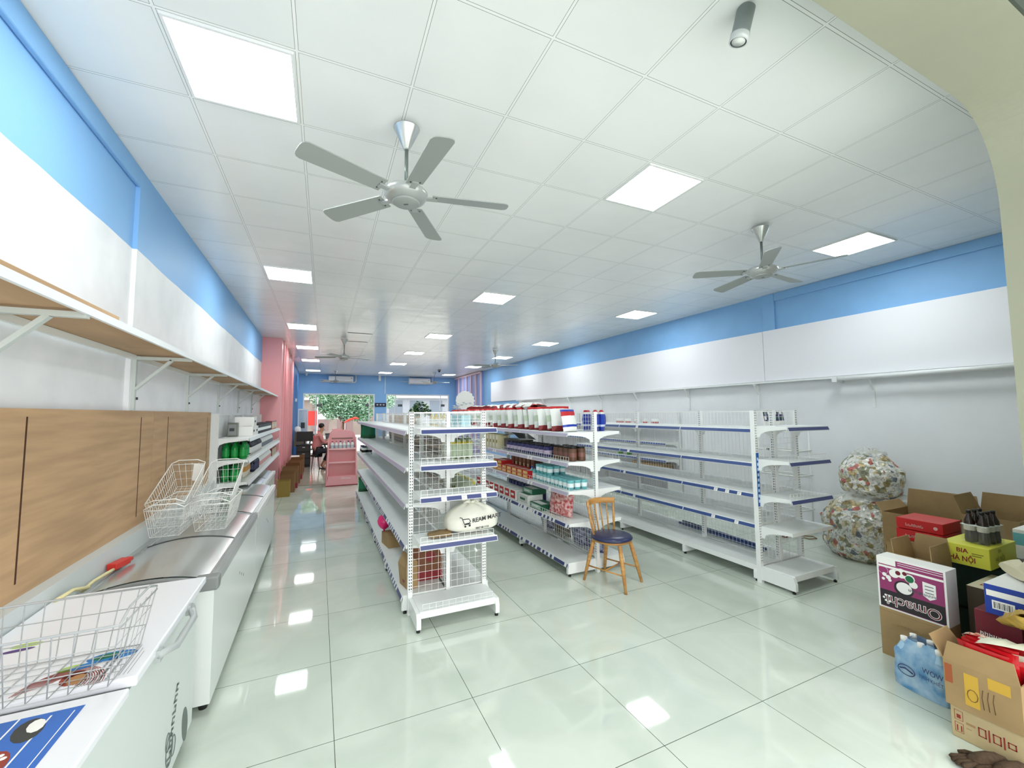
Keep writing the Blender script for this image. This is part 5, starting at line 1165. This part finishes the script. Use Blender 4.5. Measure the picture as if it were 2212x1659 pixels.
b.box(-.345, .345, 0, .18, .02, .24)
bevel(b.ob('cabinet', PINK, t), .006)
B().box(-.376, .376, -.004, .5, 0, .02).ob('plinth', DRED, t)
for z in (.575, .91):
    B().box(-.305, .305, .015, .19, z-.012, z).box(-.305, .305, .01, .02, z-.012, z+.025).ob('shelf', mat('pink_shelf', (246, 190, 192), .4), t)
B().box(-.25, .25, .168, .18, 1.16, 1.19).ob('slot_bar', mat('tan_bar', (150, 110, 96), .5), t)
p = B(); p.scrawl((-.02, -.001, .17), (1, 0, 0), (0, 0, 1), .24, .035, 0, 5); p.ob('lettering', PAPER, t)
tf = B(); tf.tube([(-.02, .3, 1.38), (-.02, .3, 1.62)], .012, 6); tf.tube([(.08, .3, 1.38), (.08, .3, 1.66)], .012, 6); tf.box(-.24, .0, .22, .4, 1.38, 1.41); tf.ob('top_pegs', PINK, t)
for k, (cp, l) in enumerate(((RED, 'red'), (c_('orange_cap', (226, 110, 60)), 'orange'), (c_('violet_cap', (60, 40, 120)), 'purple'), (WHP, 'white'), (NAV, 'dark violet'), (c_('indigo_cap', (70, 50, 140)), 'indigo'))):
    o = bottle(.042, .2).ob('bottle', [WHP, cp, c_('grey_blue_label', (190, 200, 206))], None, (.565-.235+.094*k, 11.50, .911)); tag(o, 'white bottle with %s cap on the pink display stand' % l, 'bottle', 'white bottles on the pink stand')
for k, (x, y, w_, d, h, l) in enumerate(((-.66, 10.55, .24, .26, .34, 'olive-brown carton at the near end of the row by the pink slats'), (-.62, 11.12, .30, .34, .42, 'brown carton with a strap handle, second in the row by the pink slats'), (-.60, 11.75, .34, .40, .50, 'brown carton with a red base in the row by the pink slats'),
        (-.58, 12.5, .34, .40, .46, 'brown carton with open flaps, fourth in the row by the pink slats'), (-.56, 13.3, .36, .40, .5, 'brown carton fifth in the row by the pink slats'), (-.55, 14.1, .34, .4, .46, 'small pale-topped carton near the far end of the row'), (-.55, 14.9, .34, .4, .5, 'last brown carton of the row before the dark desk'))):
    open_box(l, x-w_/2, x+w_/2, y-d/2, y+d/2, 0, h, [('-y', .1, 60), ('+x', .08, 75)] if k % 2 else [('-x', .05, 60)], draw=lambda b, hx, hy, h: b.box(-hx-.001, hx+.001, -hy-.001, hy+.001, 0, h*.25, 1) if h > .495 else None, extra=[DRED] if h > .495 else [], m=[mat('olive_card', (150, 124, 62), .8)] if k == 0 else [mat('brown_card', (132, 96, 62), .8)])
tag(B().box(-.72, -.50, 13.9, 14.25, .47, .56).ob('carton', PAPER), 'small white carton on top of the row of cartons', 'carton')
t = thing('office_desk', 'black desk with drawers near the left shopfront', 'desk', (-.18, 16.3, 0))
B().box(-.5, .6, -.3, .3, .72, .76).ob('desktop', BLACK, t); B().box(-.48, -.05, -.28, .28, .02, .72).ob('pedestal', mat('soft_black', (40, 42, 42), .5), t)
for z in (.1, .32, .54): B().box(-.46, -.07, -.295, -.28, z, z+.17).box(-.3, -.22, -.31, -.295, z+.12, z+.14, 1).ob('drawer', [DGREY, CHROME], t)
B().box(.54, .58, -.28, .28, 0, .72).ob('leg', BLACK, t)
t = thing('monitor', 'black monitor on the dark desk', 'monitor', (-.42, 16.3, .76)); B().box(-.26, .26, -.02, .02, .1, .44).ob('screen', BLACK, t); B().box(-.03, .03, -.0, .04, .01, .12).box(-.12, .12, -.08, .1, 0, .012).ob('stand', BLACK, t)
t = thing('filing_cabinet', 'grey-brown cabinet with a blue base beside the blue slats', 'cabinet', (-.62, 17.6, 0)); B().box(-.2, .2, -.3, .3, .0, .62).ob('base', mat('cabinet_blue', (70, 116, 180), .5), t); B().box(-.2, .2, -.3, .3, .62, .80).box(-.18, .2, -.28, .28, .8, 1.12).ob('upper_box', mat('taupe', (112, 104, 88), .6), t)
tag(B().lathe([(.1, 0), (.13, .08), (.1, .2), (.03, .24)], 12, cx=0, cy=0).ob('white_bag', PAPER, None, (-.70, 17.4, 1.12)), 'small white bag on the grey-brown cabinet', 'bag')
t = thing('glass_door', 'white-framed glass door panel standing open by the left shopfront', 'door', (-.62, 20.4, 0)); B().box(-.2, -.16, -.02, .02, 0, 2.05).box(.16, .2, -.02, .02, 0, 2.05).box(-.16, .16, -.02, .02, 1.98, 2.05).ob('frame', FRM, t); B().box(-.16, .16, -.004, .004, 0, 1.98).ob('pane', mat('pale_glass', (206, 220, 230), .1, alpha=.6), t)
B().box(-.08, .08, -.03, -.02, 1.2, 1.45).ob('lock', DGREY, t)

# ------------------------------------------------------------------ person on a stool
SKIN = mat('skin', (206, 160, 132), .5)
def skin_mesh(name, joints, edges, m, parent, sub=2, root=0):
    me = bpy.data.meshes.new(name); me.from_pydata([j[:3] for j in joints], edges, []); me.materials.append(m)
    o = bpy.data.objects.new(name, me); COL.objects.link(o); o.parent = parent
    o.modifiers.new('skin', 'SKIN').use_smooth_shade = True
    for i, j in enumerate(joints):
        sv = me.skin_vertices[0].data[i]; r = j[3]; sv.radius = (r, j[4] if len(j) > 4 else r); sv.use_root = (i == root)
    md = o.modifiers.new('sub', 'SUBSURF'); md.levels = sub; md.render_levels = sub
    return o
def person():
    t = thing('person', 'seated person with short dark hair in a pink shirt, bent over the counter', 'person', (-.06, 15.2, 0), R(12))
    J = [(0, 0, .60, .12, .15), (.03, 0, .78, .11, .14), (.08, 0, .98, .12, .155), (.11, 0, 1.10, .09, .12), (.14, 0, 1.19, .05), (.17, 0, 1.27, .06), (.19, 0, 1.36, .085, .075), (.185, 0, 1.44, .07, .065)]
    E = [(i, i+1) for i in range(7)]
    for s in (-1, 1):
        b0 = len(J); J += [(.10, s*.17, 1.09, .055), (.16, s*.21, .92, .042), (.22, s*.22, .84, .038), (.33, s*.17, .90, .03), (.42, s*.12, .96, .024), (.47, s*.11, .97, .03, .018)]
        E += [(3, b0)]+[(b0+i, b0+i+1) for i in range(5)]; h = b0+5
        for k in range(4):
            q = len(J); J += [(.50, s*(.08+.017*k), .965, .009), (.525-.004*abs(k-1), s*(.08+.017*k), .955, .008), (.54-.008*abs(k-1), s*(.08+.017*k), .935, .007)]; E += [(h, q), (q, q+1), (q+1, q+2)]
        q = len(J); J += [(.475, s*.075, .965, .009), (.50, s*.062, .95, .008)]; E += [(h, q), (q, q+1)]
        b0 = len(J); J += [(.03, s*.09, .58, .085), (.22, s*.11, .60, .07), (.42, s*.12, .57, .058), (.38, s*.13, .40, .05), (.26, s*.12, .20, .042), (.20, s*.12, .10, .035), (.24, s*.12, .05, .035, .03), (.36, s*.13, .035, .035, .022)]
        E += [(0, b0)]+[(b0+i, b0+i+1) for i in range(7)]
    body = skin_mesh('body', J, E, SKIN, t)
    # clothing: a slightly wider shell round torso and arms
    J2 = [(0, 0, .62, .15, .17), (.03, 0, .78, .14, .165), (.08, 0, .98, .14, .175), (.11, 0, 1.10, .11, .14), (.135, 0, 1.17, .065)]; E2 = [(0, 1), (1, 2), (2, 3), (3, 4)]
    for s in (-1, 1):
        q = len(J2); J2 += [(.10, s*.17, 1.09, .075), (.16, s*.21, .92, .062), (.22, s*.22, .85, .056), (.31, s*.18, .89, .05)]; E2 += [(3, q), (q, q+1), (q+1, q+2), (q+2, q+3)]
    skin_mesh('shirt', J2, E2, mat('pink_shirt', (206, 138, 136), .8), t)
    J3 = [(0, 0, .60, .15, .175)]; E3 = []
    for s in (-1, 1):
        q = len(J3); J3 += [(.05, s*.09, .58, .105), (.22, s*.11, .60, .09), (.42, s*.12, .57, .078), (.38, s*.13, .40, .068), (.29, s*.125, .24, .062)]; E3 += [(0, q)]+[(q+i, q+i+1) for i in range(4)]
    skin_mesh('trousers', J3, E3, mat('dark_trousers', (44, 48, 58), .8), t)
    J4 = [(.145, 0, 1.33, .085, .09), (.155, 0, 1.43, .115, .105), (.17, 0, 1.51, .07)]; skin_mesh('hair', J4, [(0, 1), (1, 2)], mat('black_hair', (26, 24, 24), .6), t)
    B().lathe([(.001, -.012), (.012, 0), (.001, .012)], 8).ob('nose', SKIN, t, (.285, 0, 1.37))
    for s in (-1, 1):
        B().lathe([(.001, -.01), (.01, 0), (.001, .01)], 8).ob('eye', BLACK, t, (.262, s*.03, 1.395)); B().lathe([(.001, -.022), (.014, 0), (.001, .022)], 8).ob('ear', SKIN, t, (.19, s*.088, 1.37))
    B().box(.262, .272, -.02, .02, 1.318, 1.324).ob('mouth', mat('lip', (150, 80, 74), .6), t)
    for s in (-1, 1): B().box(.16, .42, s*.13-.045, s*.13+.045, 0, .022).ob('shoe', BLACK, t)
person()
t = thing('stool', 'dark round stool under the seated person', 'stool', (-.06, 15.2, 0)); B().lathe([(.15, .42), (.17, .44), (.17, .46), (.1, .47)], 18).ob('seat', BLACK, t)
for k in range(4): a = PI/4+k*PI/2; B().tube([(.1*math.cos(a), .1*math.sin(a), .42), (.17*math.cos(a), .17*math.sin(a), 0)], .012, 6).ob('leg', BLACK, t)
t = thing('counter', 'low dark counter in front of the seated person', 'counter', (.62, 15.25, 0)); B().box(-.22, .22, -.5, .5, .84, .88).ob('top', mat('counter_top', (120, 104, 96), .5), t); B().box(-.18, .2, -.48, .48, 0, .84).ob('cabinet', mat('soft_black'), t)

# ------------------------------------------------------------------ outside, seen through the shopfronts
struct(B().box(-14, 24, 21.72, 60, -.12, -.04).ob('pavement', mat('pale_pavement', (206, 204, 198), .8, var=.1, scale=2)), 'pale pavement outside the shopfronts')
t = thing('tree', 'leafy street tree outside the left shopfront', 'tree', (1.3, 26.0, -.04))
B().tube([(0, 0, 0), (.05, 0, 1.0), (-.1, .1, 2.0), (-.2, 0, 3.0)], [.12, .1, .09, .05], 8).tube([(.02, 0, 1.2), (.4, .1, 2.2), (.9, 0, 3.0)], [.08, .06, .03], 7).tube([(0, 0, 1.3), (-.6, .2, 2.4), (-1.2, 0, 3.0)], [.07, .05, .03], 7).ob('trunk', mat('bark', (96, 78, 60), .9), t)
b = B(); rr = random.Random(9); cl = [(.2, 2.0, .6), (-.6, 2.1, .6), (1.0, 1.9, .6), (-1.3, 3.2, .8), (-.4, 3.5, 1.0), (.7, 3.4, 1.0), (1.7, 3.2, .9), (0, 2.6, .8), (1.2, 2.4, .8), (-1.0, 2.5, .6), (2.3, 2.8, .7), (.4, 2.0, .5), (-2.0, 3.6, .6)]
for (cx, cz, r) in cl:
    for k in range(1000):
        d = Vector((rr.gauss(0, 1), rr.gauss(0, 1), rr.gauss(0, 1))).normalized()*r*rr.random()**.4; c = Vector((cx, 0, cz))+d; u = Vector((rr.gauss(0, 1), rr.gauss(0, 1), rr.gauss(0, .6))).normalized(); s = u.orthogonal().normalized(); L_ = .15
        b.add([c, c+u*L_*.5+s*.035, c+u*L_, c+u*L_*.5-s*.035], [(0, 1, 2, 3)], k % 3)
b.ob('foliage', [mat('tree_leaf', (120, 168, 130), .6), mat('tree_leaf_pale', (190, 220, 200), .6), mat('tree_leaf_dark', (84, 124, 84), .6)], t)
def building(label, x0, x1, y0, H, wall, fl, win, nx):
    t = thing('building', label, 'building', ((x0+x1)/2, y0, -.04)); hw = (x1-x0)/2
    B().box(-hw, hw, 0, 6, 0, H).ob('wall', wall, t); dz = H/fl; w_ = 2*hw/nx
    for f in range(fl):
        B().box(-hw, hw, -.7, 0, dz*f+dz-.16, dz*f+dz).ob('balcony', fl and mat('slab_white', (226, 228, 230), .7), t)
        for k in range(nx): B().box(-hw+w_*k+w_*.18, -hw+w_*k+w_*.82, -.03, 0, dz*f+.4, dz*f+dz-.4).ob('window', win, t)
building('grey and brown building across the street behind the tree', -9, 5.2, 40, 13, mat('grey_render', (140, 128, 122), .8, var=.2, scale=1), 4, mat('dim_window', (124, 104, 104), .3), 7)
building('pale grid-fronted building across the street seen through the right shopfront', 5.6, 19, 40, 14, mat('pale_render', (150, 156, 166), .8, var=.08, scale=1), 4, mat('pale_window', (104, 116, 130), .3), 7)
t = thing('flag', 'red banner hanging outside the left shopfront', 'flag', (-.30, 23.0, 1.25)); B().box(-.24, .22, -.01, .01, 0, .72).ob('cloth', mat('flag_red', (240, 72, 60), .7), t); B().tube([(.24, 0, -1.29), (.24, 0, 1.4)], .02, 6).ob('pole', WH, t)
t = thing('parasol', 'white street parasol outside the left shopfront', 'parasol', (.35, 27.5, -.04)); B().lathe([(.75, 1.55), (.6, 1.72), (.3, 1.86), (.02, 1.92)], 14).ob('canopy', PAPER, t); B().tube([(0, 0, 0), (0, 0, 1.9)], .02, 6).ob('pole', GREYP, t)
def bike(loc, rz, m, l):
    t = thing('motorbike', l, 'motorbike', loc, rz, 'motorbikes outside the left shopfront')
    for x in (-.6, .6): B().tube([(x+.26*math.cos(a*PI/8), 0, .28+.26*math.sin(a*PI/8)) for a in range(16)], .045, 6, closed=True).ob('wheel', BLACK, t)
    B().prism([(-.55, .45), (.1, .4), (.45, .6), (.5, .95), (.35, .9), (.2, .6), (-.2, .7), (-.6, .75)], -.12, .12, 'y').ob('bodywork', m, t)
    B().box(-.6, .1, -.13, .13, .74, .82).ob('seat', BLACK, t); B().tube([(.42, -.3, 1.0), (.45, 0, .96), (.42, .3, 1.0)], .02, 6).ob('handlebar', DGREY, t)
bike((-.1, 24.6, -.04), R(70), DRED, 'dark red parked motorbike outside the left shopfront'); bike((.75, 25.2, -.04), R(60), DGREY, 'dark parked motorbike outside, behind the seated person')
tag(B().tube([(1.25, 24, 1.35), (1.5, 24, 1.5), (1.8, 24, 1.6), (1.95, 24, 1.55)], [.04, .06, .06, .04], 6).ob('red_awning_roll', mat('flag_red')), 'small red cloth outside below the tree', 'cloth')
tag(B().tube([(1.3, 24, -.04), (1.3, 24, 1.36)], .03, 6).ob('post', WH), 'thin white post outside under the red cloth', 'post')
